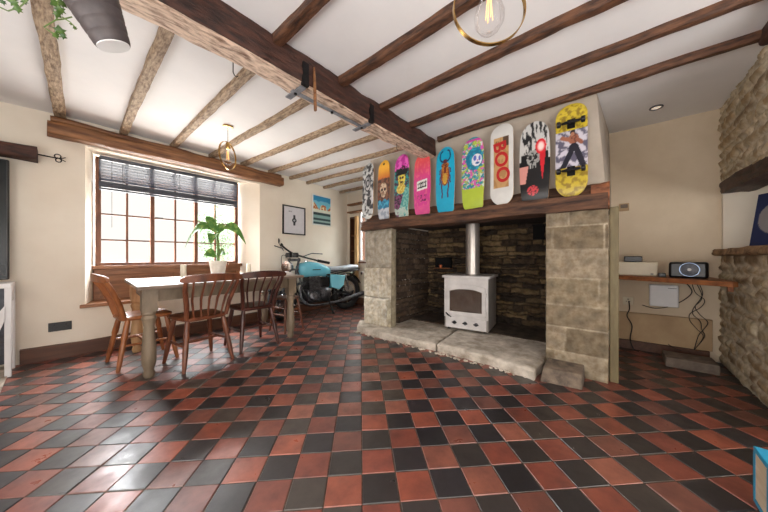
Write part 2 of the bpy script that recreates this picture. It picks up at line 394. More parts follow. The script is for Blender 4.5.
# far wall beside the chimney, niche wall
mb = MB()
grid_wall(mb, [2.7, 3.2, 3.55, 4.05, 4.15, 4.34, 4.6], [0, .6, .9, 1.85, 1.98, 2.45], lambda a, z: (4.02, a, z), lambda a, z: (4.15 < a < 4.34 and .6 < z < 1.85) or (3.55 < a < 4.05 and .9 < z < 1.98))
struct(mb.build('wall_far', M['plaster'], smooth=False))
mb = MB(); mb.box((4.0, -.85, 0), (4.1, .05, H + .05))
struct(mb.build('wall_niche', M['niche'], smooth=False))
mb = MB(); mb.box((-1.7, -3.1, 0), (-1.6, 4.4, H + .05)); struct(mb.build('wall_left', M['plaster'], smooth=False))
mb = MB(); mb.box((-1.6, -3.1, 0), (2.75, -3.0, H + .05)); struct(mb.build('wall_rear', M['plaster'], smooth=False))
# ceiling with soft undulation
cb = MB(); n = 70; vs = []
for j in range(n + 1):
    for i in range(n + 1):
        x = -1.65 + 5.8 * i / n; y = -3.05 + 7.8 * j / n
        vs.append((x, y, H + .010 * noise.noise(Vector((x * 1.3, y * 1.3, 0)))))
cb.add(vs, [(j * (n + 1) + i, j * (n + 1) + i + 1, (j + 1) * (n + 1) + i + 1, (j + 1) * (n + 1) + i) for j in range(n) for i in range(n)])
struct(cb.build('ceiling', M['ceiling'], ang=180))

# skirting
mb = MB(); xs2 = [-.26, .0, .5, 1, 1.5, 2, 2.5, 3, 3.5, 3.98]
for a, b in zip(xs2, xs2[1:]):
    ya, yb = wy(a), wy(b)
    mb.add([(a, ya - .03, 0), (b, yb - .03, 0), (b, yb + .02, 0), (a, ya + .02, 0), (a, ya - .03, .135), (b, yb - .03, .135), (b, yb + .02, .145), (a, ya + .02, .145)],
           [(0, 1, 5, 4), (4, 5, 6, 7), (0, 3, 2, 1), (2, 3, 7, 6)])
struct(mb.build('baseboard_window', M['skirting'], smooth=False))
struct(MB().box((3.99, 2.75, 0), (4.03, 4.38, .15)).build('baseboard_far', M['skirting'], bev=.004))
struct(MB().box((3.97, -.72, 0), (4.0, .0, .095)).build('baseboard_niche', M['skirting'], bev=.004))

# ---------------------------------------------------------------- CHIMNEY
cm = MB()
# breast : front leans, right corner moves from y .10 (top) to .03 (bottom)
def hexa(mb, b4, t4): mb.add(list(b4) + list(t4), [(0, 3, 2, 1), (4, 5, 6, 7), (0, 1, 5, 4), (1, 2, 6, 5), (2, 3, 7, 6), (3, 0, 4, 7)])
hexa(cm, [(2.88, .03, 1.48), (4.0, .0, 1.48), (4.0, 2.74, 1.48), (2.88, 2.70, 1.48)], [(2.88, .10, H + .03), (4.0, .02, H + .03), (4.0, 2.74, H + .03), (2.88, 2.68, H + .03)])
cm.box((2.83, .03, 0), (4.0, .40, 1.45)); cm.box((2.83, 2.34, 0), (4.0, 2.72, 1.45)); cm.box((3.96, .3, 0), (4.05, 2.4, 1.5))
struct(cm.build('wall_chimney', M['plaster_shaded'], smooth=False))
# blackened stone lining of the fireplace
lining = MB(); sc = [(134, 112, 80), (104, 84, 60), (156, 132, 96), (84, 68, 52), (122, 102, 76), (66, 54, 44)]
stone_panel(lining, (3.93, 2.36, .05), (0, -1, 0), (0, 0, 1), (-1, 0, 0), 1.96, 1.4, .012, (.03, .085), (.10, .42), 11, .05, .014, sc, (62, 51, 42), fade=0, warp=.035, nf=.6)
stone_panel(lining, (2.86, 2.34, .05), (1, 0, 0), (0, 0, 1), (0, -1, 0), 1.08, 1.37, .013, (.06, .10), (.10, .34), 12, .035, .012, [(92, 74, 58), (76, 60, 48), (104, 86, 70)], (56, 46, 40), fade=0)
stone_panel(lining, (3.94, .40, .05), (-1, 0, 0), (0, 0, 1), (0, 1, 0), 1.08, 1.37, .015, (.05, .09), (.10, .24), 13, .03, .012, sc, (56, 46, 40), fade=0)
ll = lining.build('wall_fireplace', M['stone'], ang=70); struct(ll)
ll['label'] = 'blackened rubble lining of the fireplace recess'

pc = [(156, 142, 118), (138, 124, 102), (168, 154, 132), (126, 112, 92), (148, 134, 112)]
def pillar(name, x, y0, y1, z1, depth, seed, cols, label, ch=(.17, .26), sw=(.28, .60), amp=.008):
    mb = MB()
    mc = (196, 184, 162)
    stone_panel(mb, (x, y1, 0), (0, -1, 0), (0, 0, 1), (-1, 0, 0), y1 - y0, z1, .011, ch, sw, seed, amp, .009, cols, mc, warp=.006, fade=.012)
    stone_panel(mb, (x + depth, y1, 0), (-1, 0, 0), (0, 0, 1), (0, 1, 0), depth, z1, .02, ch, sw, seed, amp, .009, cols, mc, warp=.006, fade=.02)
    stone_panel(mb, (x, y0, 0), (1, 0, 0), (0, 0, 1), (0, -1, 0), depth, z1, .02, ch, sw, seed, amp, .009, cols, mc, warp=.006, fade=.02)
    o = mb.build(name, M['stone'], ang=70); tag(o, label, 'pillar'); return o
pillar('stone_pillar', 2.77, .02, .445, 1.385, .10, 21, pc, 'wide sandy block stone pillar right of the fireplace opening')
mbp = MB()
stone_panel(mbp, (2.79, 2.68, .85), (0, -1, 0), (0, 0, 1), (-1, 0, 0), .46, .53, .012, (.5, .6), (.5, .6), 31, .006, .012, [(196, 190, 176), (186, 180, 166)], (176, 168, 152), fade=.012)
stone_panel(mbp, (2.77, 2.70, .05), (0, -1, 0), (0, 0, 1), (-1, 0, 0), .49, .80, .012, (.38, .5), (.5, .6), 32, .034, .02, [(212, 204, 186), (202, 194, 172)], (232, 230, 222), warp=.03, fade=.03)
stone_panel(mbp, (2.79, 2.22, .05), (1, 0, 0), (0, 0, 1), (0, -1, 0), .10, 1.33, .02, (.38, .5), (.5, .6), 32, .01, .012, [(170, 160, 138)], (150, 140, 120), fade=.012)
mbp.box((2.79, 2.25, 0), (2.9, 2.69, 1.385), lin((186, 178, 160)))
tag(mbp.build('stone_pillar', M['stone'], ang=70), 'pale whitewashed stone pillar left of the fireplace opening, rough lower block', 'pillar')

# olive post at the niche arris
tag(MB().box((2.82, -.045, 0), (2.90, .012, 1.40)).build('niche_post', M['greenpost'], bev=.006), 'narrow olive painted post on the right edge of the stone pillar', 'post')

# mantel beam
prof = []
poly = [(-.15, 1.375), (.12, 1.375), (.12, 1.59), (.01, 1.60), (-.025, 1.585), (-.04, 1.515), (-.15, 1.495)]
pts = []
for (a, b), (c, d) in zip(poly, poly[1:] + poly[:1]):
    k = max(1, int(math.hypot(c - a, d - b) / .03))
    for q in range(k): pts.append((a + (c - a) * q / k, b + (d - b) * q / k - 1.49))
mb = MB(); mb.rough((2.84, 2.69, 1.485), (2.84, .02, 1.505), .2, .2, 5, .017, 110, prof=[(-x, z) for x, z in pts], sx=8)
mant = mb.build('mantel_beam', M['mantel'], ang=60); tag(mant, 'long rough dark oak mantel beam across the top of the fireplace, under the skateboards', 'beam')

MB().rough((2.81, .125, 1.485), (2.81, .010, 1.49), .20, .19, 15, .014, 16).build('split_end', M['splitwood'], mant, ang=60)
# hearth
hs = empty('stone_hearth', (2.7, 1.5, 0), 0, 'low raised stone hearth of worn slabs running in front of and into the fireplace', 'hearth')
def slab(poly, z1, seed, name='slab', m=None, z0=0.0):
    # polygon slab with rough front, built as a fine fan grid
    mb = MB(); n = len(poly); P = [Vector((x, y, 0)) for x, y in poly]
    ring = []
    for a, b in zip(P, P[1:] + P[:1]):
        k = max(2, int((b - a).length / .03))
        for q in range(k):
            p = a.lerp(b, q / k); o = .014 * noise.fractal(Vector((p.x * 14, p.y * 14, seed)), 1, 2, 3); ring.append((p.x + o, p.y + o * .5))
    k = len(ring)
    cx = sum(p[0] for p in ring) / k; cy = sum(p[1] for p in ring) / k
    vs = []; levels = [(0, z0, 1.0), (1, (z0 + z1) * .5, 1.0), (2, z1 - .012, 1.0), (3, z1, .985)]
    for li, z, s_ in levels:
        for i, (x, y) in enumerate(ring):
            o = (.016 * noise.noise(Vector((x * 20, y * 20, z * 40 + seed))) if li < 3 else 0)
            vs.append((cx + (x - cx) * s_ + o - .0, cy + (y - cy) * s_, z))
    for s_ in (.9, .7, .45, .2):
        for (x, y) in ring:
            xx, yy = cx + (x - cx) * s_, cy + (y - cy) * s_
            vs.append((xx, yy, z1 + .006 * noise.fractal(Vector((xx * 6, yy * 6, seed)), 1, 2, 3)))
    vs.append((cx, cy, z1)); L_ = len(levels) + 4
    fs = [(l * k + i, l * k + (i + 1) % k, (l + 1) * k + (i + 1) % k, (l + 1) * k + i) for l in range(L_ - 1) for i in range(k)]
    fs += [((L_ - 1) * k + i, (L_ - 1) * k + (i + 1) % k, L_ * k) for i in range(k)]
    mb.add(vs, fs); o = mb.build(name, m or M['slab'], hs, ang=60); return o
def loc_shift(o): o.location = (-2.7, -1.5, 0)
loc_shift(slab([(2.80, 2.83), (2.55, 2.62), (2.50, 2.15), (2.54, 1.43), (3.22, 1.52), (3.9, 1.62), (3.9, 2.3), (3.4, 2.3), (2.83, 2.25), (2.83, 2.8)], .075, 1))
loc_shift(slab([(2.55, 1.41), (2.53, .9), (2.45, .48), (2.72, .46), (3.9, .44), (3.92, 1.59), (3.22, 1.49)], .082, 2))
o = MB().box((3.32, .46, .06), (3.92, 2.3, .090)).build('sooty_back_slab', M['sootslab'], hs, bev=.004); loc_shift(o)
m_ = MB()
rg = random.Random(8)
for k in range(90):
    y = .5 + 2.1 * rg.random(); x = 2.50 + rg.uniform(-.03, .02) - .06 * max(0, (.9 - y)); s = rg.uniform(.008, .02)
    m_.lathe([(s * .5, -.002), (s, s * .3), (s * .8, s * .8), (s * .2, s)], (x, y, 0), 6)
o = m_.build('mortar_rubble', M['slab'], hs); loc_shift(o); o['kind'] = 'stuff'
# block at foot of right pillar
blk = MB(); hexa(blk, [(2.50, .165, 0), (2.76, .165, 0), (2.76, .44, 0), (2.46, .44, 0)], [(2.55, .17, .10), (2.76, .17, .115), (2.76, .43, .115), (2.53, .43, .10)])
tag(blk.build('step_stone', M['dark_stone'], bev=.01), 'worn grey stone block at the foot of the right fireplace pillar', 'stone')

# ---------------------------------------------------------------- RIGHT STONE WALL with alcove
sw_ = MB(); rc = [(206, 186, 152), (188, 166, 132), (218, 202, 170), (158, 134, 104), (224, 210, 180), (190, 164, 126)]; rm = (236, 226, 204)
stone_panel(sw_, (4.02, -.75, 0), (-1, 0, 0), (0, 0, 1), (0, 1, 0), 1.62, 1.03, .013, (.045, .13), (.05, .30), 41, .022, .034, rc, rm, warp=.055, fade=0)
stone_panel(sw_, (4.02, -.75, 1.62), (-1, 0, 0), (0, 0, 1), (0, 1, 0), 1.62, .80, .013, (.04, .10), (.05, .28), 42, .026, .032, rc, rm, warp=.055, fade=0)
sw_.box((2.40, -1.0, 0), (4.0, -.76, 1.03), lin((170, 150, 120))); sw_.box((2.40, -1.5, 1.64), (4.0, -.76, 2.42), lin((170, 150, 120)))
stone_panel(sw_, (2.40, -.75, 0), (0, -1, 0), (0, 0, 1), (-1, 0, 0), 2.2, 1.03, .03, (.06, .13), (.08, .26), 43, .03, .02, rc, rm, fade=0)
stone_panel(sw_, (2.40, -.75, 1.62), (0, -1, 0), (0, 0, 1), (-1, 0, 0), 2.2, .8, .03, (.06, .13), (.08, .26), 44, .03, .02, rc, rm, fade=0)
s_ = struct(sw_.build('wall_right', M['stone'], ang=75)); s_.location.y = -.045; s_['label'] = 'rubble stone wall with a plastered alcove'
al = MB(); al.box((3.955, -1.55, 1.03), (4.05, -.75, 1.66)); al.box((2.4, -1.6, 1.03), (4.0, -1.5, 1.66)); al.box((2.4, -3.05, 0), (2.5, -1.5, 2.42))
al.box((2.4, -1.5, .9), (3.95, -.8, 1.03))
struct(al.build('wall_alcove', M['plaster'], smooth=False)).location.y = -.045
mb = MB(); mb.rough((3.88, -.865, 1.635), (2.35, -.865, 1.60), .20, .12, 3, .012, 50)
tag(mb.build('alcove_lintel', M['beam'], ang=60), 'dark timber lintel over the plastered alcove in the right stone wall', 'beam')
mb = MB(); mb.rough((3.95, -.845, 1.045), (2.35, -.845, 1.045), .22, .065, 9, .014, 60)
tag(mb.build('stone_ledge', M['ledge'], ang=60), 'rough brown stone ledge at the bottom of the alcove', 'ledge')
mb = MB(); mb.rough((2.80, -.74, 2.36), (2.3, -.74, 2.36), .08, .10, 17, .008, 20)
tag(mb.build('ceiling_beam', M['beam'], ang=60), 'dark beam end at the ceiling above the right stone wall', 'beam')

# ---------------------------------------------------------------- CEILING BEAMS
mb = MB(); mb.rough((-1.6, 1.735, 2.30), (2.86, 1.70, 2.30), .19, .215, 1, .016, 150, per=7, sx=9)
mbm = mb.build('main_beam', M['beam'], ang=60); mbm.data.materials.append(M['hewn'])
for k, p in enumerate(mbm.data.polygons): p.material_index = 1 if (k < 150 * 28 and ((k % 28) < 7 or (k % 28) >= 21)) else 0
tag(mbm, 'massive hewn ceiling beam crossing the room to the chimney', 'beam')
ords = ['first', 'second', 'third', 'fourth', 'fifth', 'sixth', 'seventh', 'eighth', 'ninth', 'tenth']
left = [((-.09, 1.83), (-.02, 4.2), .09), ((.40, 1.83), (.43, 4.2), .08), ((.89, 1.83), (.88, 4.2), .075), ((1.39, 1.83), (1.30, 4.2), .075), ((1.875, 1.82), (1.72, 4.22), .07),
        ((2.31, 1.82), (2.16, 4.25), .065), ((2.77, 1.82), (2.55, 4.28), .06), ((3.03, 2.78), (2.92, 4.32), .06), ((3.42, 2.78), (3.32, 4.36), .055), ((3.86, 2.78), (3.78, 4.40), .055)]
for i, (a, b, w_) in enumerate(left):
    w_ *= .84; mb = MB(); mb.rough(a + (2.382,), b + (2.382,), w_, .062, 30 + i, .006, 60, sx=8, per=4)
    tag(mb.build('ceiling_joist', M['joist_lit'], ang=60), ords[i] + ' pale joist from the left, running from the %s to the window wall' % ('main beam' if i < 7 else 'chimney side'), 'joist', 'joists over the dining table')
right = [(-.60, -.60, .08), (-.10, -.12, .08), (.40, .38, .08), (.87, .865, .075), (1.41, 1.405, .075), (1.885, 1.88, .07), (2.335, 2.36, .065), (2.825, 2.80, .06)]
for i, (xa, xb, w_) in enumerate(right):
    mb = MB(); ye = -3.0 if xb < 2.3 else (-.74)
    if i == 6: ye = -3.0
    mb.rough((xa, 1.66 if i < 7 else 1.55, 2.380), (xb, ye, 2.380), w_ * .86, .066, 50 + i, .007, 100, sx=8, per=4)
    lb = {0: 'dark joist behind the viewer nearest the left wall', 1: 'dark joist behind the viewer, one in from the left wall', 2: 'dark joist above the viewer',
          3: 'thick dark joist leaving the main beam beside the iron strap, behind the near pendant', 4: 'dark joist seen just behind the near brass ring pendant',
          5: 'dark joist crossing below the near pendant toward the top right', 6: 'slim brown joist, second from the chimney on the fireplace side', 7: 'slim brown joist nearest the chimney breast, above the skateboards'}[i]
    tag(mb.build('ceiling_joist', M['joist'], ang=60), lb, 'joist', 'joists on the fireplace side')
# iron strap under main beam
st = empty('iron_strap', (1.4, 1.73, 2.18), 0, 'long grey iron strap bolted along the underside of the main beam', 'bracket')
zz = -.006
MB().box((-.36, -.018, zz), (.38, .018, zz + .008)).build('bar', M['galv'], st, bev=.002)
for x in (-.33, .34): MB().box((x - .022, -.10, zz - .003), (x + .022, .10, zz + .006)).build('crosspiece', M['galv'], st, bev=.002)
for x in (-.33, 0, .34): MB().lathe([(.011, -.018), (.011, -.004)], (x, 0, 0), 8).build('bolt', M['iron'], st)
MB().box((-.35, -.10, .0), (-.30, -.125, .16)).build('side_plate', M['iron'], st, bev=.002)
MB().box((.32, -.10, .0), (.37, -.125, .16)).build('side_plate', M['iron'], st, bev=.002)
# wooden peg hanging from beam
pg = MB().tube([(1.135, 1.60, 2.33), (1.13, 1.585, 2.24), (1.13, 1.58, 2.10), (1.132, 1.578, 2.02)], [.010, .012, .014, .013], 8, flat=.7).build('hanging_peg', M['lintel'])
tag(pg, 'slim wooden peg hanging from the side of the main beam by the iron strap', 'peg')
def hook(x, y, z0, z1, label):
    o = MB().tube([(x, y, z0), (x, y, z1 + .02), (x + .008, y, z1 + .004), (x + .02, y, z1), (x + .03, y, z1 + .012)], .003, 6).build('iron_hook', M['iron']); tag(o, label, 'hook')
hook(.68, 1.80, 2.22, 2.13, 'small iron hook under the main beam near its left end')
hook(2.25, 1.72, 2.20, 2.12, 'small iron hook under the main beam near the chimney end')

# ---------------------------------------------------------------- WINDOW
win = empty('window_1', (1.0, FY, .9)); win['kind'] = 'structure'; win['label'] = 'three-light casement window'
def W(a, b, name='frame', m='frame_wood', bev=.004, par=None):
    return MB().box((a[0] - 1.0, a[1] - FY, a[2] - .9), (b[0] - 1.0, b[1] - FY, b[2] - .9)).build(name, M[m], par or win, bev=bev)
z0w, z1w = .9, 2.15
fr = MB()
for a, b in (((FX0, z0w), (FX0 + .045, z1w)), ((FX1 - .045, z0w), (FX1, z1w)), ((.715, z0w), (.755, z1w)), ((1.19, z0w), (1.23, z1w))):
    fr.box((a[0] - 1, -.035, a[1] - .9), (b[0] - 1, .035, b[1] - .9))
fr.box((FX0 - 1, -.033, 0), (FX1 - 1, .033, .035)); fr.box((FX0 - 1, -.033, 1.21), (FX1 - 1, .033, 1.25)); fr.box((FX0 - 1, -.033, .895), (FX1 - 1, .033, .93))
fr.build('window_frame', M['frame_wood'], win, bev=.004)
gb = MB()
for x in (.50, .975, 1.455): gb.box((x - 1 - .010, -.012, 0), (x - 1 + .010, .012, 1.22))
for z in (1.20, 1.50): gb.box((FX0 - 1 + .04, -.0115, z - .9 - .009), (FX1 - 1 - .04, .0115, z - .9 + .009))
gb.build('glazing_bar', M['frame_wood'], win)
for (a, b) in ((FX0 + .04, .72), (.75, 1.195), (1.225, FX1 - .04)):
    MB().box((a - 1, .004, .03), (b - 1, .008, 1.22)).build('pane', M['glass'], win, smooth=False)
MB().box((.76 - 1, -.05, .60), (.84 - 1, -.036, .612)).build('latch', M['iron'], win, bev=.002)
# timber seat back and sill
sp = MB(); sp.box((.215, 4.49, .5), (1.80, 4.53, .86)).box((.20, 4.44, .86), (1.815, 4.54, .90)).box((.22, 4.47, .79), (1.80, 4.49, .86)).box((.22, 4.47, .5), (.27, 4.49, .79)).box((.95, 4.47, .5), (1.03, 4.49, .79)).box((1.74, 4.47, .5), (1.79, 4.49, .79))
o = struct(sp.build('trim_1', M['panel_wood'], bev=.004)); o['label'] = 'panelled timber under the window'
si = MB(); hexa(si, [(.105, 4.13, .475), (2.03, 4.20, .475), (1.80, 4.5, .475), (.20, 4.5, .475)], [(.105, 4.13, .51), (2.03, 4.20, .51), (1.80, 4.5, .51), (.20, 4.5, .51)])
o = struct(si.build('trim_2', M['panel_wood'], bev=.005)); o['label'] = 'timber window sill board'
# venetian blind
bl = empty('venetian_blind', (1.0, 4.44, 2.12), 0, 'charcoal venetian blind half raised at the top of the window', 'blind')
sx0, sx1 = -.74, .73
MB().box((sx0, -.03, -.015), (sx1, .03, .03)).build('headrail', M['slat'], bl, bev=.003)
for k in range(7):
    z = -.035 - k * .033; q = R(24); dy, dz = .024 * math.cos(q), .024 * math.sin(q)
    mb = MB(); mb.add([(sx0, -dy, z + dz), (sx1, -dy, z + dz), (sx1, dy, z - dz), (sx0, dy, z - dz), (sx0, -dy, z + dz + .003), (sx1, -dy, z + dz + .003), (sx1, dy, z - dz + .003), (sx0, dy, z - dz + .003)],
        [(0, 3, 2, 1), (4, 5, 6, 7), (0, 1, 5, 4), (1, 2, 6, 5), (2, 3, 7, 6), (3, 0, 4, 7)]); mb.build('slat', M['slat'], bl, smooth=False)
st_ = MB()
for k in range(9): st_.box((sx0, -.025, -.262 - k * .0075), (sx1, .025, -.262 - k * .0075 + .005))
o = st_.build('slat_stack', M['slat'], bl, smooth=False)
MB().box((sx0, -.027, -.352), (sx1, .027, -.33)).build('bottom_rail', M['slat'], bl, bev=.003)
for x in (-.55, 0, .5): MB().tube([(x, -.03, 0), (x, -.03, -.33)], .0016, 5).build('ladder_cord', M['slat'], bl)
MB().tube([(-.64, -.035, 0), (-.64, -.038, -.78)], .002, 5).build('pull_cord', M['slat'], bl)
# lintel over window
mb = MB(); mb.rough((-.10, 4.10, 2.225), (2.33, 4.19, 2.238), .16, .13, 61, .008, 60, per=5)
lt = mb.build('window_lintel', M['lintel'], ang=60); tag(lt, 'honey brown timber lintel across the wall above the window', 'beam')
mb = MB(); mb.tube([(-.08 + 2.38 * t / 20, 4.07 + .09 * t / 20, 2.315 + .006 * math.sin(t)) for t in range(21)], [.028 + .004 * math.sin(t * 1.7) for t in range(21)], 10).build('pole_edge', M['lintel'], lt)

# garden outside
tr = empty('garden_tree', (3.2, 9.5, -.5), 0, 'pale green tree outside seen through the right casement of the window', 'tree')
MB().tube([(0, 0, 0), (.05, 0, 1.2), (0, .05, 2.4)], [.1, .08, .05], 8).build('trunk', M['bark'], tr)
lf = MB(); rg = random.Random(5)
for k in range(2600):
    d = Vector((rg.gauss(0, 1), rg.gauss(0, 1), rg.gauss(0, 1))).normalized() * (rg.random() ** .4)
    p = Vector((d.x * .72, d.y * .7, 2.25 + d.z * .95)); a = Vector((rg.uniform(-1, 1), rg.uniform(-1, 1), rg.uniform(-1, 1))).normalized(); b = a.orthogonal().normalized()
    s = rg.uniform(.03, .07); lf.add([p - a * s, p + b * s * .5, p + a * s, p - b * s * .5], [(0, 1, 2, 3)])
o = lf.build('foliage', M['tree'], tr, smooth=False); o['kind'] = 'stuff'

# socket on window wall, by the skirting
def socket(name, loc, rz, w_, h_, m, label, gang=1):
    t = empty(name, loc, rz, label, 'socket')
    MB().box((-w_ / 2, -.012, -h_ / 2), (w_ / 2, 0, h_ / 2)).build('plate', M[m], t, bev=.003)
    for k in range(gang):
        cx = (k - (gang - 1) / 2) * w_ / gang
        pm = MB(); pm.box((cx - .004, -.0135, .012), (cx + .004, -.011, .024)); pm.box((cx - .018, -.0135, -.008), (cx - .009, -.011, -.003)); pm.box((cx + .009, -.0135, -.008), (cx + .018, -.011, -.003))
        pm.build('pin_hole', M['iron'], t, smooth=False)
    return t
socket('power_socket', (-.02, wy(0) - .008, .315), 0, .15, .085, 'black', 'black double power socket low on the wall left of the window', 2)

# ---------------------------------------------------------------- LEFT EDGE: mantel stub, screen, cabinet
mb = MB(); mb.rough((-1.5, 4.10, 1.95), (-.155, 4.10, 1.955), .16, .12, 71, .014, 40)
tag(mb.build('wooden_mantel', M['beam'], ang=60), 'short dark beam at the left edge with an iron hook in its end', 'beam')
mb = MB(); mb.tube([(-.16, 4.1, 1.96), (-.05, 4.1, 1.955), (-.03, 4.1, 1.96)], .006, 6); mb.torus((-.035, 4.1, 1.975), .02, .005, 'Y', 12, 5); mb.torus((-.03, 4.1, 1.938), .018, .005, 'Y', 12, 5); mb.tube([(-.02, 4.1, 1.955), (.015, 4.1, 1.975)], .004, 5); mb.tube([(-.02, 4.1, 1.955), (.015, 4.1, 1.935)], .004, 5)
tag(mb.build('scroll_hook', M['iron']), 'black wrought iron scroll hook sticking out of the beam end at far left', 'hook')
tv = empty('television', (-.86, 4.08, .80), 0, 'tall dark screen at the left edge above the white cabinet', 'television')
MB().box((-.55, 0, 0), (.55, .05, 1.06)).build('casing', M['black'], tv, bev=.008)
MB().box((-.535, -.004, .015), (.535, .002, 1.045)).build('screen', M['blackgloss'], tv, smooth=False)
cbn = empty('white_cabinet', (-.75, 4.0, 0), 0, 'white painted open cabinet under the dark screen at the left edge', 'cabinet')
MB().box((-.47, -.17, .74), (.47, .14, .78)).build('top', M['white'], cbn, bev=.004)
for x in (-.46, .44):
    for y in (-.165, .10): MB().box((x - .005, y, 0), (x + .03, y + .035, .74)).build('leg', M['white'], cbn, bev=.003)
MB().box((.445, -.13, .62), (.465, .10, .74)).build('side_rail', M['white'], cbn)
MB().box((-.45, .11, .05), (.45, .125, .74)).build('back_panel', M['slat'], cbn)
pn = MB(); pp_ = [(.20, .02), (.33, .10), (.44, .48), (.44, .60), (.33, .40), (.20, .10)]; pn.add([(x, -.19, z) for x, z in pp_] + [(x, -.172, z) for x, z in pp_], [(0, 1, 2, 3, 4, 5), (11, 10, 9, 8, 7, 6)] + [(i, (i + 1) % 6, 6 + (i + 1) % 6, 6 + i) for i in range(6)])
pn.build('slanted_panel', M['white'], cbn, bev=.003)
hl = MB(); hl.box((-1.55, 3.1, -.002), (-.30, 4.2, .012)); 
tag(hl.build('hearth_slab', M['slab'], bev=.004), 'rough beige stone slab set in the floor at the left edge', 'stone')

# ---------------------------------------------------------------- POSTERS
def grid_paint(mb, w_, h_, nu, nv, fn, f3):
    vs = []; cl = []
    for j in range(nv + 1):
        for i in range(nu + 1):
            u, v = i / nu, j / nv; vs.append(f3(u, v)); cl.append(fn(u, v))
    mb.add(vs, [(j * (nu + 1) + i, j * (nu + 1) + i + 1, (j + 1) * (nu + 1) + i + 1, (j + 1) * (nu + 1) + i) for j in range(nv) for i in range(nu)], cl)
def nz(u, v, s, k=0): return noise.noise(Vector((u * s, v * s, k)))
def ell(u, v, cu, cv, ru, rv): return ((u - cu) / ru) ** 2 + ((v - cv) / rv) ** 2
def picture(loc, rz, w_, h_, fn, label, frame='black', name='framed_picture', fw=.02, lean=0, nu=50, nv=70):
    t = empty(name, loc, rz, label, 'picture', rx=lean)
    if fw:
        mb = MB(); mb.box((-w_ / 2, -.022, 0), (w_ / 2, 0, fw)); mb.box((-w_ / 2, -.022, h_ - fw), (w_ / 2, 0, h_)); mb.box((-w_ / 2, -.0215, fw), (-w_ / 2 + fw, 0, h_ - fw)); mb.box((w_ / 2 - fw, -.0215, fw), (w_ / 2, 0, h_ - fw))
        mb.build('frame', M[frame], t)
    else:
        MB().box((-w_ / 2, -.018, 0), (w_ / 2, 0, h_)).build('canvas_edge', M[frame], t)
    mb = MB(); grid_paint(mb, w_, h_, nu, nv, fn, lambda u, v: (-w_ / 2 + fw + u * (w_ - 2 * fw), -.0185 if not fw else -.01, fw + v * (h_ - 2 * fw))); mb.build('print', M['vc_matte'], t, smooth=False)
    return t
def watch(u, v):
    c = lin((214, 214, 220))
    if ell(u, v, .5, .5, .11, .085) < 1: c = lin((40, 42, 48))
    if abs(u - .5) < .07 * (1 - abs(v - .5) * 1.6) and .08 < abs(v - .5) < .2: c = lin((52, 54, 60))
    if ell(u, v, .5, .5, .05, .04) < 1: c = lin((170, 172, 180))
    if abs(v - .83) < .02 and .2 < u < .4 and nz(u, v, 40) > -.1: c = lin((140, 140, 146))
    return c
def coast(u, v):
    if u < .04 or u > .96 or v < .03 or v > .97: return lin((226, 232, 230))
    h_ = .62 + .17 * max(0, nz(u, 0, 8, 3)) + .08 * math.sin(u * 14)
    if v > .8 + .05 * nz(u, v, 5): return lin((44, 138, 184))
    if v > h_: return lin((110, 184, 206))
    if v > .52: return lin((176, 104, 62)) if nz(u, v, 13) > -.1 else lin((232, 214, 170))
    if v > .42: return lin((216, 222, 208))
    if v > .33: return lin((38, 62, 66))
    if v > .24: return lin((132, 172, 170))
    if v > .17: return lin((48, 72, 78))
    if v > .1: return lin((150, 178, 176))
    return lin((52, 78, 84))
ang = math.atan2(.20, 2.2)
picture((2.63, wy(2.63) - .012, 1.395), ang, .47, .50, watch, 'black framed white print of a dark wristwatch, left of the two wall pictures', 'black')
picture((3.27, wy(3.27) - .012, 1.615), ang, .47, .585, coast, 'blue and teal coastal print, right of the two wall pictures', 'white', fw=0)
def moon(u, v):
    c = lin((30, 44, 92))
    if ell(u, v, .42, .52, .34, .30) < 1: c = lin((150, 146, 150))
    if ell(u, v, .62, .30, .26, .42) < 1 and nz(u, v, 6) > -.35: c = lin((140, 26, 48))
    return c
U_ = Vector((-.6, -.30, 0)).normalized(); cpos = Vector((3.586, -.87, 1.083)) + U_ * .19
picture(tuple(cpos), math.atan2(U_.y, U_.x) , .38, .42, moon, 'navy canvas with a grey moon and crimson figure leaning in the alcove', 'black', 'leaning_canvas', 0, R(-8))

# ---------------------------------------------------------------- FAR CORNER: recessed shelves, post, curtain
rs = empty('recessed_bookcase', (4.04, 4.245, .6), 0, 'narrow dark wood recessed shelving in the far corner behind the motorcycle', 'bookcase')
mb = MB(); mb.box((-.035, -.097, -.01), (.24, -.08, 1.26)); mb.box((-.035, .08, -.01), (.24, .097, 1.26)); mb.box((.225, -.095, 0), (.24, .095, 1.25)); mb.box((-.035, -.095, -.01), (.24, .095, .02)); mb.box((-.035, -.095, 1.23), (.24, .095, 1.26))
mb.build('carcass', M['skirting'], rs)
for z in (.18, .52, .85): MB().box((-.01, -.08, z), (.22, .08, z + .018)).build('shelf', M['panel_wood'], rs)
for z, lb, m in ((.80, 'white bottle standing on the middle shelf of the far recess', 'ceramic'), (1.13, 'pale bottle standing on the upper shelf of the far recess', 'wax')):
    b = MB().lathe([(.028, 0), (.03, .01), (.03, .11), (.012, .15), (.012, .19)], (0, 0, 0), 12).build('bottle', M[m], loc=(4.09, 4.24, z + .338 - .0 if False else .6 + (.538 if z == .80 else .868)))
    tag(b, lb, 'bottle')
tag(MB().box((3.95, 4.06, .15), (4.0, 4.14, 1.86)).build('pine_post', M['pine'], bev=.004), 'upright pine post beside the recessed shelves in the far corner', 'post')
wf = empty('window_2', (4.02, 3.8, .9)); wf['kind'] = 'structure'; wf['label'] = 'bright glazed opening in the far corner'
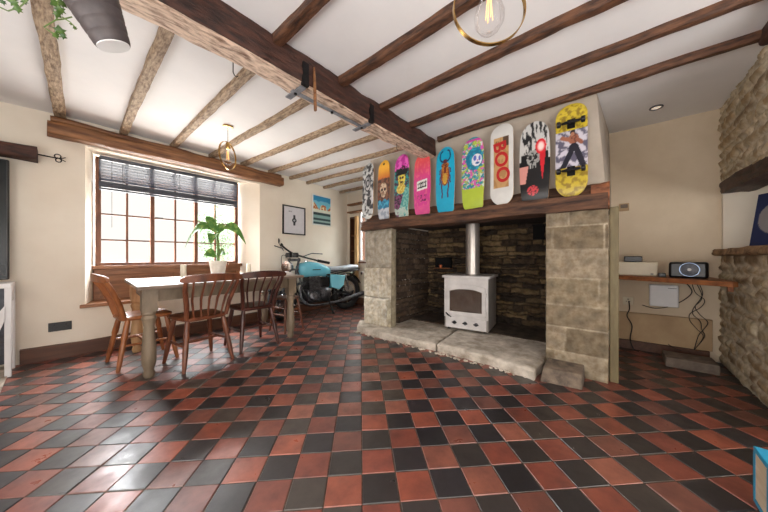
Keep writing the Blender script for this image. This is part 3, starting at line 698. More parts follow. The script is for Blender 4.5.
mb = MB(); mb.box((0, -.25, 0), (.04, -.22, 1.08)).box((0, .22, 0), (.04, .25, 1.08)).box((0, -.25, 1.05), (.04, .25, 1.08)).box((0, -.25, 0), (.04, .25, .03)); mb.build('window_frame', M['white'], wf)
MB().box((.015, -.22, .03), (.02, .22, 1.05)).build('pane', M['tinted'], wf, smooth=False)
struct(MB().box((3.965, 2.8, .87), (4.01, 4.05, .90)).build('trim_3', M['frame_wood'], bev=.003))
for z in (1.94, 2.10): tag(MB().rough((3.93, 4.28, z), (3.93, 3.2, z), .12, .035, 7, .006, 20).build('high_shelf', M['lintel'], ang=60), ('lower' if z < 2 else 'upper') + ' of two short timber shelves high in the far corner', 'shelf')

# ---------------------------------------------------------------- DINING TABLE
tb = empty('dining_table', (1.15, 3.4, 0), .05, 'long farmhouse dining table with turned legs in front of the window', 'table'); tb.rotation_euler = (0, 0, 0)
def T(x, y): return (x - 1.15, y - 3.4)
tp = [T(.37, 2.82), T(2.0, 3.03), T(2.02, 4.0), T(.42, 3.98)]
MB().prism(tp, .737, .765).build('tabletop', M['table_top'], tb, bev=.004)
LG = [(.46, 2.95), (1.83, 3.07), (.50, 3.83), (1.88, 3.85)]
def tleg(x, y, m):
    p = [(.032, 0), (.042, .03), (.032, .06), (.038, .08), (.048, .12), (.050, .20), (.044, .30), (.036, .42), (.044, .47), (.052, .49), (.042, .515), (.052, .53), (.048, .555)]
    mb = MB(); mb.lathe(p, (0, 0, 0), 18); mb.box((-.05, -.05, .55), (.05, .05, .737))
    x, y = T(x, y); return mb.build('leg', M[m], tb, loc=(x, y, 0))
for i, (x, y) in enumerate(LG): tleg(x, y, 'table_pine' if i == 2 else 'table_leg')
def apron(a, b):
    a = Vector(T(*a)); b = Vector(T(*b)); d = (b - a).normalized(); n_ = Vector((-d.y, d.x)) * .011
    MB().prism([tuple(a + n_), tuple(b + n_), tuple(b - n_), tuple(a - n_)][::-1], .625, .737).build('apron', M['table_leg'], tb)
apron(LG[0], LG[1]); apron(LG[2], LG[3]); apron(LG[0], LG[2]); apron(LG[1], LG[3])

# ---------------------------------------------------------------- CHAIRS
def make_chair(name, loc, rz, m, label, wd=1.0):
    t = empty(name, loc, rz, label, 'chair', 'spindle-back chairs round the dining table'); mm = M[m]
    # seat: saddle slab, front = +y
    mb = MB(); n = 28; out = []
    for i in range(n):
        a = 2 * math.pi * i / n; c, s = math.cos(a), math.sin(a); e = .38
        x = math.copysign(abs(c) ** e, c) * (.205 if s > 0 else .185); y = math.copysign(abs(s) ** e, s) * .195
        out.append((x, y))
    vs = [(x * .94, y * .94, .425) for x, y in out] + [(x, y, .436) for x, y in out] + [(x, y, .452) for x, y in out] + [(x * .95, y * .95, .460) for x, y in out] + [(x * .5, y * .5, .452) for x, y in out] + [(0, 0, .451)]
    fs = [tuple(range(n))[::-1]] + [(l * n + i, l * n + (i + 1) % n, (l + 1) * n + (i + 1) % n, (l + 1) * n + i) for l in range(4) for i in range(n)] + [(4 * n + i, 4 * n + (i + 1) % n, 5 * n) for i in range(n)]
    mb.add(vs, fs); mb.build('seat', mm, t, ang=50)
    for sx in (-1, 1):
        for sy in (-1, 1):
            a = Vector((sx * .15, sy * .14, .43)); b = Vector((sx * .205, sy * .215, 0)); rs_ = [.019, .022, .025, .018, .022, .019, .014]; q = [0, .15, .35, .42, .5, .8, 1]
            MB().tube([a.lerp(b, k) for k in q], rs_, 10).build('leg', mm, t)
    sp_ = MB()
    for sx in (-1, 1): sp_.tube([(sx * .176, -.175, .21), (sx * .177, 0, .205), (sx * .176, .175, .21)], [.009, .014, .009], 8)
    sp_.tube([(-.176, 0, .205), (0, 0, .205), (.176, 0, .205)], [.009, .014, .009], 8)
    sp_.build('stretcher', mm, t)
    for sx in (-1, 1):
        MB().tube([(sx * .165, -.165, .445), (sx * .180, -.20, .58), (sx * .212, -.255, .72), (sx * .22, -.295, .80)], [.018, .021, .019, .016], 10).build('back_post', mm, t)
    # top rail: curved board
    mb = MB(); vs = []; K = 16
    for i in range(K + 1):
        u = -1 + 2 * i / K; x = u * .26 * wd; y = -.285 - .045 * (1 - u * u); zt = .855 - .022 * u * u - (.015 if abs(u) > .93 else 0); zb = .785 - .006 * u * u + (.012 if abs(u) > .93 else 0)
        vs += [(x, y - .010, zb), (x, y + .012, zb), (x, y + .008, zt), (x, y - .014, zt)]
    mb.add(vs, [(i * 4 + j, i * 4 + (j + 1) % 4, (i + 1) * 4 + (j + 1) % 4, (i + 1) * 4 + j) for i in range(K) for j in range(4)] + [(0, 1, 2, 3), (K * 4 + 3, K * 4 + 2, K * 4 + 1, K * 4)])
    mb.build('top_rail', mm, t, bev=.004, ang=50)
    for k in range(5):
        u = (k - 2) / 2.75; xb, xt = u * .155, u * .23; yt = -.285 - .045 * (1 - (xt / .275) ** 2)
        MB().tube([(xb, -.172, .45), ((xb + xt) / 2, -.205 - .0 , .62), (xt, yt, .80)], [.012, .018, .013], 8, flat=.5).build('spindle', mm, t)
    return t
make_chair('spindle_chair', (.50, 3.49, 0), R(-85), 'honey', 'honey coloured wooden chair at the left end of the table')
make_chair('spindle_chair', (.84, 3.03, 0), R(7), 'walnut', 'reddish brown chair with its back to the room, near side of the table, left one')
make_chair('spindle_chair', (1.385, 3.14, 0), R(0), 'mahogany', 'darkest spindle-back chair on the near side of the table, right one')
stl = empty('wooden_stool', (1.98, 3.42, 0), R(10), 'low dark wooden stool tucked under the right end of the dining table', 'stool')
MB().lathe([(.14, .43), (.165, .436), (.168, .452), (.155, .46)], (0, 0, 0), 28).build('seat', M['walnut'], stl)
for sx in (-1, 1):
    for sy in (-1, 1): MB().tube([(sx * .10, sy * .10, .435), (sx * .12, sy * .12, .28), (sx * .155, sy * .155, 0)], [.014, .019, .012], 10).build('leg', M['walnut'], stl)
mb = MB()
for z, q_ in ((.20, .13), (.29, .12)):
    mb.tube([(-q_, -q_, z), (q_, -q_, z)], .010, 8); mb.tube([(-q_, q_, z), (q_, q_, z)], .010, 8); mb.tube([(-q_, -q_, z + .03), (-q_, q_, z + .03)], .010, 8); mb.tube([(q_, -q_, z + .03), (q_, q_, z + .03)], .010, 8)
mb.build('stretcher', M['walnut'], stl)

# ---------------------------------------------------------------- THINGS ON THE TABLE
pp = empty('potted_plant', (1.225, 3.70, .765), 0, 'broad leaved green plant in a white pot on the table before the window', 'plant'); pp.scale = (1.08, 1.08, 1.08)
MB().lathe([(.058, 0), (.064, .01), (.084, .14), (.088, .165), (.088, .175), (.080, .175), (.078, .155)], (0, 0, 0), 24).build('pot', M['ceramic'], pp)
MB().lathe([(.078, .135), (.079, .155), (.03, .165)], (0, 0, 0), 20).build('soil', M['soil'], pp)
MB().tube([(0, 0, .15), (.005, 0, .28), (-.005, .0, .42), (0, 0, .50)], [.016, .015, .012, .008], 10).build('stem', M['stem'], pp)
rt = Vector((.644, -.765, 0)); fwd = Vector((.765, .644, 0))
def leaf(base, tip, width, droop, seed, m='leaf', par=pp):
    base = Vector(base); tip = Vector(tip); K = 12; vs = []; d = tip - base; side = d.cross(-fwd + Vector((0, 0, .55))).normalized()
    for i in range(K + 1):
        t_ = i / K; p = base + d * t_ + Vector((0, 0, droop * 4 * t_ * (1 - t_))); 
        w_ = 0.004 if t_ < .12 else width * math.sin(math.pi * min(1, ((t_ - .1) / .9)) ** .8) ** .9 + .001
        dz = (-fwd * .3 + Vector((0, 0, .2))) * w_
        vs += [p - side * w_ + dz, p - side * w_ * .5 + dz * .35, p, p + side * w_ * .5 + dz * .35, p + side * w_ + dz]
    mb = MB(); mb.add(vs, [(i * 5 + j, i * 5 + j + 1, (i + 1) * 5 + j + 1, (i + 1) * 5 + j) for i in range(K) for j in range(4)])
    o = mb.build('leaf', M[m], par, ang=180); md = o.modifiers.new('thick', 'SOLIDIFY'); md.thickness = .0012; return o
LV = [(-.38, .30, .0, .052, .17), (.32, .34, .0, .050, .15), (-.14, .66, .0, .045, .04), (.06, .56, .08, .055, .04), (.0, .33, -.13, .062, .06), (-.13, .20, -.06, .052, .05), (.12, .22, -.06, .05, .05)]
for i, (a, z, b, w_, dr) in enumerate(LV):
    leaf((0, 0, .46 if z > .28 else .20), tuple(rt * a + fwd * b + Vector((0, 0, z + .02))), w_, dr, i)
def candle(x, y, h_, r, label):
    t = empty('pillar_candle', (x, y, .765), 0, label, 'candle', 'pillar candles on the dining table')
    MB().lathe([(r * .96, 0), (r, .004), (r, h_ - .006), (r * .9, h_), (r * .35, h_ - .006)], (0, 0, 0), 20).build('wax', M['wax'], t)
    MB().tube([(0, 0, h_ - .006), (.001, 0, h_ + .008)], .0018, 6).build('wick', M['iron'], t)
candle(.815, 3.45, .155, .026, 'cream pillar candle on the table left of the potted plant')
candle(1.66, 3.86, .14, .028, 'cream pillar candle on the table right of the potted plant')
mb = MB(); vs = []; n = 16
for j in range(n + 1):
    for i in range(n + 1):
        u, v = i / n * 2 - 1, j / n * 2 - 1; e = max(0, 1 - max(abs(u), abs(v)) ** 4)
        vs.append((u * .10, v * .08, .002 + e * (.03 + .022 * noise.noise(Vector((u * 2.4, v * 2.4, 1)))+ .02 * abs(nz(u, v, 3, 4)))))
mb.add(vs, [(j * (n + 1) + i, j * (n + 1) + i + 1, (j + 1) * (n + 1) + i + 1, (j + 1) * (n + 1) + i) for j in range(n) for i in range(n)])
tag(mb.build('crumpled_cloth', M['cloth'], ang=180, loc=(1.88, 3.30, .766)), 'crumpled white cloth at the right end of the dining table', 'cloth')

# ---------------------------------------------------------------- PENDANTS
def pendant(loc, ztop, rz, label, name='ring_pendant'):
    t = empty(name, loc, rz, label, 'lamp', 'brass ring pendants'); h = ztop - loc[2]
    MB().lathe([(.05, h - .022), (.05, h - .006), (.045, h)], (0, 0, 0), 20).build('ceiling_rose', M['brass'], t)
    MB().tube([(0, 0, .14), (0, 0, h - .02)], .003, 6).build('cord', M['black'], t)
    mb = MB(); vs = []; K = 56; r = .145
    for i in range(K):
        a = 2 * math.pi * i / K
        for (dr, dy) in ((0, -.008), (0, .008), (-.004, .008), (-.004, -.008)): vs.append(((r + dr) * math.cos(a), dy, (r + dr) * math.sin(a)))
    mb.add(vs, [(i * 4 + j, i * 4 + (j + 1) % 4, ((i + 1) % K) * 4 + (j + 1) % 4, ((i + 1) % K) * 4 + j) for i in range(K) for j in range(4)])
    mb.build('ring', M['brass'], t)
    MB().lathe([(.012, .145), (.02, .13), (.02, .075), (.016, .07)], (0, 0, 0), 16).build('lamp_holder', M['brass'], t)
    b = MB().lathe([(.014, .072), (.022, .055), (.045, .015), (.058, -.025), (.056, -.055), (.038, -.085), (.015, -.098), (.002, -.1)], (0, 0, 0), 24).build('bulb', M['bulbglass'], t)
    f = MB(); 
    for k in range(4):
        a = k * math.pi / 2; f.tube([(math.cos(a) * .006, math.sin(a) * .006, .05), (math.cos(a) * .014, math.sin(a) * .014, -.045)], .0013, 5)
    f.build('filament', M['filament'], b)
pendant((1.13, 3.13, 2.08), H, R(38), 'brass ring pendant hanging above the dining table')
pendant((1.10, .375, 1.995), H, R(-50), 'brass ring pendant hanging close to the viewer at the top of the view')

# hanging planter and ivy at upper left (tilted towards the viewer)
P1 = Vector((.0, 0, 0))
def wp(px, py, t):  # point along the view direction at depth t
    a = (px - 384) / 270; th = R(49.9)
    return Vector(((math.sin(th) + math.cos(th) * a) * t, (math.cos(th) - math.sin(th) * a) * t, 1 - (py - 257) * t / 270))
bot = wp(113.5, 46, 1.0); top = wp(80, -24, .935)
hp = empty('hanging_planter', tuple(bot), 0, 'tilted charcoal ribbed hanging pot with a round white base, upper left', 'planter')
ax = (top - bot); Lp = ax.length; q = ax.to_track_quat('Z', 'X').to_euler()
hp.rotation_euler = q
pr = []
for k in range(31):
    z = Lp * k / 30; r = .052 + .040 * (z / Lp); 
    if k % 5 == 0: r -= .0022
    pr.append((r, z))
MB().lathe([(.050, 0)] + pr + [(.085, Lp), (.085, Lp - .02)], (0, 0, 0), 40).build('shell', M['pot'], hp, ang=30)
MB().lathe([(.048, -.003), (.048, .002)], (0, 0, 0), 36).build('base_disc', M['white'], hp)
cc = top + Vector((0, 0, .0))
MB().tube([(0, 0, Lp - .02), (.0, 0, Lp + .15)], .002, 6).build('hanging_cord', M['black'], hp)
iv = empty('trailing_ivy', tuple(top), 0, 'green trailing ivy around the hanging pot, upper left', 'plant')
rg = random.Random(3)
def vine(pts, leaves):
    P = [wp(*p) - top for p in pts]
    MB().tube([tuple(p) for p in P], .0022, 5).build('vine', M['stem'], iv)
    for (px, py, t_, s, ro) in leaves:
        c = wp(px, py, t_) - top; mb = MB(); 
        n_ = (-(c + top - Vector((0, 0, 1)))).normalized() + Vector((rg.uniform(-.4, .4), rg.uniform(-.4, .4), -.3)); n_.normalize()
        a = n_.cross(Vector((0, 0, 1))).normalized(); b = n_.cross(a)
        out = [(0, -1), (.45, -.45), (1, -.35), (.55, .05), (.75, .6), (.3, .45), (0, .9), (-.3, .45), (-.75, .6), (-.55, .05), (-1, -.35), (-.45, -.45)]
        vs = []
        for (x, y) in out:
            xr, yr_ = x * math.cos(ro) - y * math.sin(ro), x * math.sin(ro) + y * math.cos(ro); vs.append(c + a * xr * s * .72 + b * yr_ * s * .72 + n_ * .2 * s * x * x)
        vs.append(c - n_ * .1 * s); k = len(out)
        mb.add(vs, [(i, (i + 1) % k, k) for i in range(k)]); o = mb.build('leaf', M['ivy'], iv, ang=180)
        md = o.modifiers.new('thick', 'SOLIDIFY'); md.thickness = .001
vine([(-5, 5, 1.0), (8, 11, 1.0), (20, 7, .98), (32, -4, .95)], [(14, 3, .98, .022, .3), (18, 9, .98, .020, 2.0), (12, -1, .98, .022, 1.0), (24, 1, .98, .016, 3.2), (3, 2, 1.0, .014, 2.2)])
vine([(60, -10, .9), (58, 2, .93), (60, 12, .95), (56, 20, .97)], [(55, 3, .93, .022, 2.6), (60, 10, .94, .022, .6), (57, 14, .95, .018, 4.2), (63, 4, .95, .020, 1.1), (58, -3, .93, .020, 0)])
vine([(72, 17, .98), (64, 19, .98), (56, 20, .98), (44, 27, 1.0), (52, 33, 1.0)], [(60, 31, 1.0, .026, .3), (56, 35, 1.0, .018, 2.5), (63, 36, 1.0, .016, 4.4)])
vine([(62, 17, .97), (70, 22, .98), (76, 28, .98)], [(75, 28, .98, .010, 1.0), (71, 24, .98, .007, 2)])

# downlight
dl = empty('downlight', (3.56, -.32, H - .002), 0, 'small round recessed downlight in the ceiling over the niche', 'lamp')
MB().torus((0, 0, -.006), .042, .008, 'Z', 28, 8).build('bezel', M['steel'], dl)
MB().lathe([(.036, -.006), (.036, -.003)], (0, 0, 0), 24).build('lens', M['spot'], dl)

# ---------------------------------------------------------------- STOVE
sv = empty('wood_stove', (3.36, 1.39, .092), R(-82 - 0), 'pale grey cast iron wood burning stove standing in the fireplace', 'stove')
# local: front = -y, x to the right in view
w2 = .265; d2 = .20; hh = .67
sv.rotation_euler = (0, 0, R(-82))
MB().box((-w2, -d2, .02), (w2, d2 + .12, hh - .02)).build('body', M['stove_shaded'], sv, bev=.008)
MB().box((-w2 - .022, -d2 - .03, hh - .02), (w2 + .022, d2 + .13, hh + .01)).build('top_plate', M['stove'], sv, bev=.006)
dr = MB()
dz0, dz1 = .19, .56; n = 10
outer = [(-.235, dz0), (.235, dz0), (.235, dz1 - .02), (.12, dz1 + .005), (0, dz1 + .012), (-.12, dz1 + .005), (-.235, dz1 - .02)]
inner = [(-.195, dz0 + .045), (.195, dz0 + .045), (.195, dz1 - .075), (.1, dz1 - .05), (0, dz1 - .045), (-.1, dz1 - .05), (-.195, dz1 - .075)]
vs = [(x, -d2 - .022, z) for x, z in outer] + [(x, -d2 - .022, z) for x, z in inner] + [(x, -d2 + .002, z) for x, z in outer] + [(x, -d2 - .004, z) for x, z in inner]
k = 7; fs = []
for i in range(k):
    j = (i + 1) % k; fs += [(i, j, k + j, k + i), (2 * k + i, 2 * k + j, j, i), (k + i, k + j, 3 * k + j, 3 * k + i)]
dr.add(vs, fs); door = dr.build('door', M['stove'], sv, bev=.004)
g_ = MB(); g_.add([(x, -d2 - .006, z) for x, z in inner] , [tuple(range(k))]); g_.build('door_glass', M['stoveglass'], door, smooth=False)
hd = MB(); hd.tube([(.246, -d2 - .035, .47), (.246, -d2 - .05, .49), (.246, -d2 - .05, .44)], .008, 8); hd2 = MB(); hd2.tube([(.246, -d2 - .035, .25), (.246, -d2 - .05, .27), (.246, -d2 - .05, .22)], .008, 8); hd2.build('hinge', M['stove'], door)
hd.build('hinge', M['stove'], door)
MB().tube([(-.235, -d2 - .03, .21), (-.20, -d2 - .055, .19), (-.16, -d2 - .055, .17)], [.008, .009, .006], 8).build('door_handle', M['iron'], door)
MB().box((-w2, -d2 - .006, .16), (w2, -d2 - .001, hh - .02)).build('front_plate', M['stove'], sv)
MB().box((-.245, -d2 - .014, .03), (.245, -d2 + .002, .165)).build('ash_panel', M['stove'], sv, bev=.005)
for x in (-.13, .0, .13): MB().lathe([(.022, -.012), (.022, 0)], (x, -d2 - .016, .10), 14, 'Y').build('air_vent', M['steel'], sv); MB().box((x - .03, -d2 - .034, .094), (x + .03, -d2 - .026, .106)).build('vent_lever', M['iron'], sv)
for x in (-.22, .22):
    for y in (-.15, .26): MB().lathe([(.022, 0), (.018, .03)], (x, y, 0), 10).build('foot', M['iron'], sv)
MB().lathe([(.092, hh + .005), (.092, hh + .03), (.086, hh + .03), (.086, hh + .45), (.089, hh + .45), (.089, hh + .47), (.086, hh + .47), (.086, 1.34)], (0.01, .10, 0), 28).build('flue_pipe', M['flue'], sv)
# sooty closure plate above
o = struct(MB().box((2.9, .40, 1.44), (3.95, 2.34, 1.47)).build('trim_4', M['soot'], smooth=False)); o['label'] = 'sooted plate closing the top of the fireplace'
# recess with copper cup, and black vent box
def hole(y0, y1, z0, z1, label, name):
    t = MB(); X0 = 3.858; t.box((X0, y0, z0), (X0 + .06, y1, z1)); t.box((X0 - .004, y0 - .012, z1), (X0 + .05, y1 + .012, z1 + .012)); return tag(t.build(name, M['void']), label, 'recess')
nb = empty('wall_recess', (3.87, 2.03, .83), 0, 'black square recess with a wooden lip in the left back wall of the fireplace', 'recess')
fr_ = MB(); fr_.box((-.03, -.13, 0), (.05, -.12, .16)).box((-.03, .12, 0), (.05, .13, .16)).box((-.03, -.13, .15), (.05, .13, .16)); fr_.box((.0, -.12, .01), (.05, .12, .15)); fr_.build('lining', M['void'], nb)
MB().box((-.06, -.14, -.012), (.05, .14, .0)).build('lip', M['shelf'], nb, bev=.003)
tl = MB().lathe([(.018, 0), (.024, .005), (.026, .045), (.022, .045), (.02, .01)], (0, 0, 0), 16).build('copper_cup', M['copper'], loc=(3.835, 2.06, .831)); tag(tl, 'small copper tealight cup in the fireplace wall recess', 'cup')
hole(.64, .765, 1.22, 1.40, 'small black square vent hole high in the fireplace back wall on the right', 'vent_hole')

# ---------------------------------------------------------------- NICHE FURNITURE
sh = empty('wall_shelf', (3.6, -.35, .80), 0, 'brown wooden shelf board across the niche right of the fireplace', 'shelf')
def S(x, y): return (x - 3.6, y + .35)
MB().prism([S(3.64, -.03), S(3.98, -.03), S(3.98, -.70), S(3.9, -.70), S(3.22, -.72), S(3.19, -.69)][::-1], -.025, .015).build('board', M['shelf'], sh, bev=.003)
MB().box((3.27 - 3.6, -.71 + .35, -.065), (3.30 - 3.6, -.68 + .35, -.026)).build('bracket', M['shelf'], sh, bev=.003)
ZS = .8155
bx = empty('cream_box', (3.76, -.19, ZS), 0, 'long cream box standing on the left of the niche shelf', 'box')
MB().box((-.10, -.15, 0), (.12, .15, .135)).build('body', M['offwhite'], bx, bev=.01)
MB().box((-.103, -.12, .015), (-.10, -.10, .025)).build('button', M['black'], bx)
tag(MB().box((3.68, -.235, ZS + .1365), (3.80, -.10, ZS + .1365 + .055)).build('black_router', M['black'], bev=.006), 'small black box lying on top of the cream box', 'box')
sk = empty('round_speaker', (3.55, -.53, ZS), R(-12), 'black speaker box with a pale ring dial on the right of the niche shelf', 'speaker')
MB().box((-.07, -.105, 0), (.09, .125, .14)).build('case', M['black'], sk, bev=.018)
MB().torus((-.072, 0, .075), .058, .0035, 'X', 32, 6).build('ring_light', M['ring_light'], sk)
MB().lathe([(.05, -.004), (.03, -.008), (.012, -.010)], (-.07, 0, .075), 24, 'X').build('dial', M['slat'], sk)
MB().lathe([(.012, -.004), (.008, -.007)], (-.078, 0, .075), 16, 'X').build('dial_cap', M['white'], sk)
tag(MB().box((3.57, -.385, ZS), (3.63, -.335, ZS + .035)).build('black_gadget', M['black'], bev=.005), 'tiny black gadget between the cream box and the ring speaker', 'gadget')
mt = empty('meter_box', (3.998, -.41, .49), 0, 'square white plastic box mounted on the wall under the niche shelf', 'box')
MB().box((-.05, -.105, 0), (0, .105, .225)).build('cover', M['white'], mt, bev=.01)
MB().box((-.052, -.09, .19), (-.05, -.03, .195)).build('slot', M['slat'], mt)
th_ = empty('thermostat', (4.0, -.107, 1.55), 0, 'small beige wall thermostat on the niche wall', 'thermostat')
MB().box((-.02, -.042, -.042), (0, .042, .042)).build('case', M['boarding'], th_, bev=.004)
MB().box((-.022, -.03, -.01), (-.02, .03, .03)).build('display', M['concrete'], th_)
socket('power_socket', (3.998, -.14, .52), R(-90), .085, .085, 'offwhite', 'cream single power socket on the niche wall below the shelf', 1)
MB_ = MB().box((3.965, -.735, .10), (4.0, -.005, .385)); MB_.box((3.955, -.735, .385), (4.0, -.005, .40))
tag(MB_.build('boxed_panel', M['boarding'], bev=.003), 'tan boarded panel along the bottom of the niche wall', 'panel')
tag(MB().box((3.55, -.70, 0), (3.80, -.38, .085)).build('floor_box', M['concrete'], bev=.006), 'low grey box on the floor under the niche cables', 'box')
def cable(pts, r, label):
    tag(MB().tube(pts, r, 6).build('power_cable', M['cable']), label, 'cable', 'cables below the niche shelf')
def curve(P, n=8):
    P = [Vector(p) for p in P]; P = [P[0]] + P + [P[-1]]; out = []
    for i in range(1, len(P) - 2):
        for k in range(n):
            t = k / n; a, b, c, d = P[i - 1:i + 3]
            out.append(.5 * ((2 * b) + (c - a) * t + (2 * a - 5 * b + 4 * c - d) * t * t + (3 * b - a - 3 * c + d) * t ** 3))
    return out + [P[-2]]
cable(curve([(3.97, -.145, .52), (3.94, -.15, .44), (3.945, -.13, .36), (3.94, -.17, .26), (3.94, -.155, .12), (3.93, -.18, .02), (3.9, -.22, .006)]), .005, 'dark cable dropping from the cream socket to the floor')
cable(curve([(3.9, -.52, .79), (3.94, -.60, .66), (3.96, -.50, .53), (3.945, -.36, .47), (3.96, -.25, .49)]), .004, 'dark cable looping behind the white box under the shelf')
rg = random.Random(12)
tags = ['outermost', 'middle', 'innermost']
for k in range(3):
    P = [(3.93, -.59 - .02 * k, .79)]
    for j in range(7): P.append((3.93 + rg.uniform(-.02, .01), -.625 - .012 * k - .04 * math.sin(j * 1.3 + k) + rg.uniform(-.02, .02), .66 - j * .07))
    P.append((3.85, -.60, .12)); cable(curve(P), .003, ['leftmost', 'middle', 'rightmost'][k] + ' of three tangled dark cables hanging below the ring speaker')
cable(curve([(3.94, -.44, .12), (3.90, -.47, .10), (3.86, -.52, .09)]), .003, 'short pale cable end above the grey floor box')

# blue crate at lower right corner
bc = empty('blue_crate', (1.75, -.65, 0), 0, 'small bright blue painted wooden crate with beige inset side, lower right corner', 'crate')
X0, X1, Y0, Y1, Zt = -.07, .075, -.22, .205, .226
MB().box((X0, Y0, Zt - .02), (X1, Y1, Zt)).build('top', M['bluewood'], bc, bev=.003)
MB().box((X0, Y0, 0), (X1, Y1, .02)).build('base', M['bluewood'], bc, bev=.003)
for x in (X0, X1 - .018):
    for y in (Y0, Y1 - .018): MB().box((x, y, .02), (x + .018, y + .018, Zt - .02)).build('corner_post', M['bluewood'], bc)
for y in (Y0 + .002, Y1 - .008): MB().box((X0 + .018, y, .02), (X1 - .018, y + .006, Zt - .02)).build('side_panel', M['beigeboard'], bc)
MB().box((X1 - .012, Y0 + .018, .02), (X1 - .006, Y1 - .018, Zt - .02)).build('back_panel', M['bluewood'], bc)
MB().box((X0 + .004, Y0 + .018, .10), (X0 + .012, Y1 - .018, .15)).build('front_rail', M['skirting'], bc)

# ---------------------------------------------------------------- SKATEBOARDS
def L3(r, g, b): return lin((r, g, b))
BW = L3(232, 232, 230); BK = L3(22, 22, 24)
def fb(u, v, s, k=0): return noise.fractal(Vector((u * s * .12, v * s * .8, k)), 1, 2, 4)
def art1(u, v):
    n_ = fb(u, v, 16, 1); c = mix(L3(60, 62, 66), L3(206, 208, 208), smooth_step(-.25, .2, n_))
    e = ell(u, v, 0, .62, .60, .15)
    if e < 1: c = L3(34, 36, 40)
    if e < .68: c = mix(L3(120, 122, 126), L3(190, 190, 190), smooth_step(-.2, .3, n_))
    if e < .24: c = L3(32, 34, 38)
    if e < .08: c = L3(176, 176, 178)
    if ell(u, v, .25, .27, .4, .07) < 1 and n_ > -.2: c = L3(46, 48, 52)
    if v < .05: c = L3(206, 206, 204)
    return c
def art2(u, v):
    c = mix(L3(184, 66, 46), L3(246, 186, 64), smooth_step(.58, .92, v)); n_ = fb(u, v, 22, 7)
    if v < .68 + .03 * n_: c = mix(L3(74, 52, 48), L3(132, 88, 68), smooth_step(-.3, .3, n_))
    e = ell(u, v, 0, .50, .60, .11); e2 = ell(u, v, 0, .41, .36, .055)
    if e < 1 or e2 < 1: c = mix(L3(150, 118, 96), L3(216, 196, 170), smooth_step(-.3, .25, n_))
    for s in (-1, 1):
        if ell(u, v, s * .24, .49, .17, .028) < 1: c = L3(44, 30, 30)
    if ell(u, v, 0, .452, .07, .014) < 1: c = L3(48, 34, 32)
    if abs(u) < .3 and .385 < v < .41 and int((u + 1) * 12) % 2: c = L3(54, 38, 36)
    if v < .31 + .02 * math.sin(u * 7): c = mix(L3(38, 112, 150), L3(76, 170, 204), smooth_step(-.2, .3, n_))
    if v < .17 + .02 * n_: c = mix(L3(150, 160, 176), L3(196, 202, 210), smooth_step(-.2, .3, n_))
    if ell(u, v, 0, .93, .14, .022) < 1: c = BK
    return c
def art3(u, v):
    n_ = fb(u, v, 20, 5); n2 = fb(u, v, 34, 8)
    c = mix(L3(196, 52, 156), L3(230, 104, 196), smooth_step(-.2, .3, n_))
    if .30 < v < .75: c = L3(48, 150, 146) if n_ > 0 else L3(70, 52, 74)
    if ell(u, v, .02, .60, .48, .13) < 1: c = mix(L3(150, 130, 44), L3(226, 208, 92), smooth_step(-.3, .1, n2))
    if ell(u, v, -.05, .44, .60, .08) < 1: c = mix(L3(190, 160, 60), L3(222, 206, 110), smooth_step(-.1, .2, n2))
    for s in (-1, 1):
        if ell(u, v, s * .18, .615, .12, .022) < 1: c = L3(40, 30, 36)
    if ell(u, v, 0, .545, .2, .016) < 1: c = L3(60, 36, 40)
    if .66 < v < .78 + .09 * n2 and abs(u) < .75: c = BK
    if v < .34 + .04 * n_: c = L3(132, 70, 116) if n2 > .05 else L3(52, 42, 50)
    if u > -.5 + v * 2.2 and v < .45: c = mix(L3(70, 150, 148), L3(130, 190, 180), smooth_step(-.2, .2, n2))
    if v < .14 and n_ > -.1: c = L3(178, 196, 188)
    return c
def art4(u, v):
    c = mix(L3(214, 66, 148), L3(226, 84, 84), smooth_step(.45, .95, v))
    g = nz(u * 2, v * 7, 2.4, 2); c = mix(c, L3(240, 150, 130), .25 if g > .2 else 0)
    a = v - .47 - u * .015
    if abs(a) < .08 and -.62 < u < .62:
        c = BW
        if abs(a) < .052 and abs(u) < .5:
            q = (u * 5.0 + 9) % 1
            if q < .32 or (abs(a - .03) < .012 and q < .8) or (abs(a + .035) < .010 and q > .3): c = L3(26, 24, 28)
    if .20 < v < .31 and abs(u) < .5 and nz(u, v * 3, 7, 6) > .12: c = L3(92, 30, 82)
    if v < .14: c = mix(c, L3(226, 92, 150), .6)
    return c
def art5(u, v):
    c = L3(28, 168, 206); n_ = fb(u, v, 40, 3)
    e = ell(u, v, 0, .56, .46, .17)
    if e < 1:
        c = L3(112, 40, 34)
        if abs(abs(u) - .22) < .10: c = mix(L3(150, 84, 40), L3(196, 130, 56), smooth_step(-.2, .2, n_))
    if ell(u, v, 0, .50, .17, .09) < 1: c = L3(214, 178, 74)
    if abs(u) < .035 and .44 < v < .66: c = L3(96, 40, 30)
    if ell(u, v, 0, .705, .40, .045) < 1: c = L3(176, 112, 52) if n_ > -.05 else L3(98, 44, 36)
    if ell(u, v, 0, .765, .24, .035) < 1: c = L3(92, 42, 52)
    for s in (-1, 1):
        for k, (a0, z0, a1, z1) in enumerate(((.30, .47, .34, .20), (.42, .55, .60, .42), (.42, .66, .62, .58))):
            t = (v - z0) / (z1 - z0)
            if 0 < t < 1 and abs(u * s - (a0 + (a1 - a0) * t) - .05 * math.sin(t * 6)) < .065: c = L3(86, 38, 76)
        q = math.hypot((u * s - .22) / .34, (v - .85) / .09)
        if .78 < q < 1.08 and u * s > .2: c = L3(30, 50, 90)
    return c
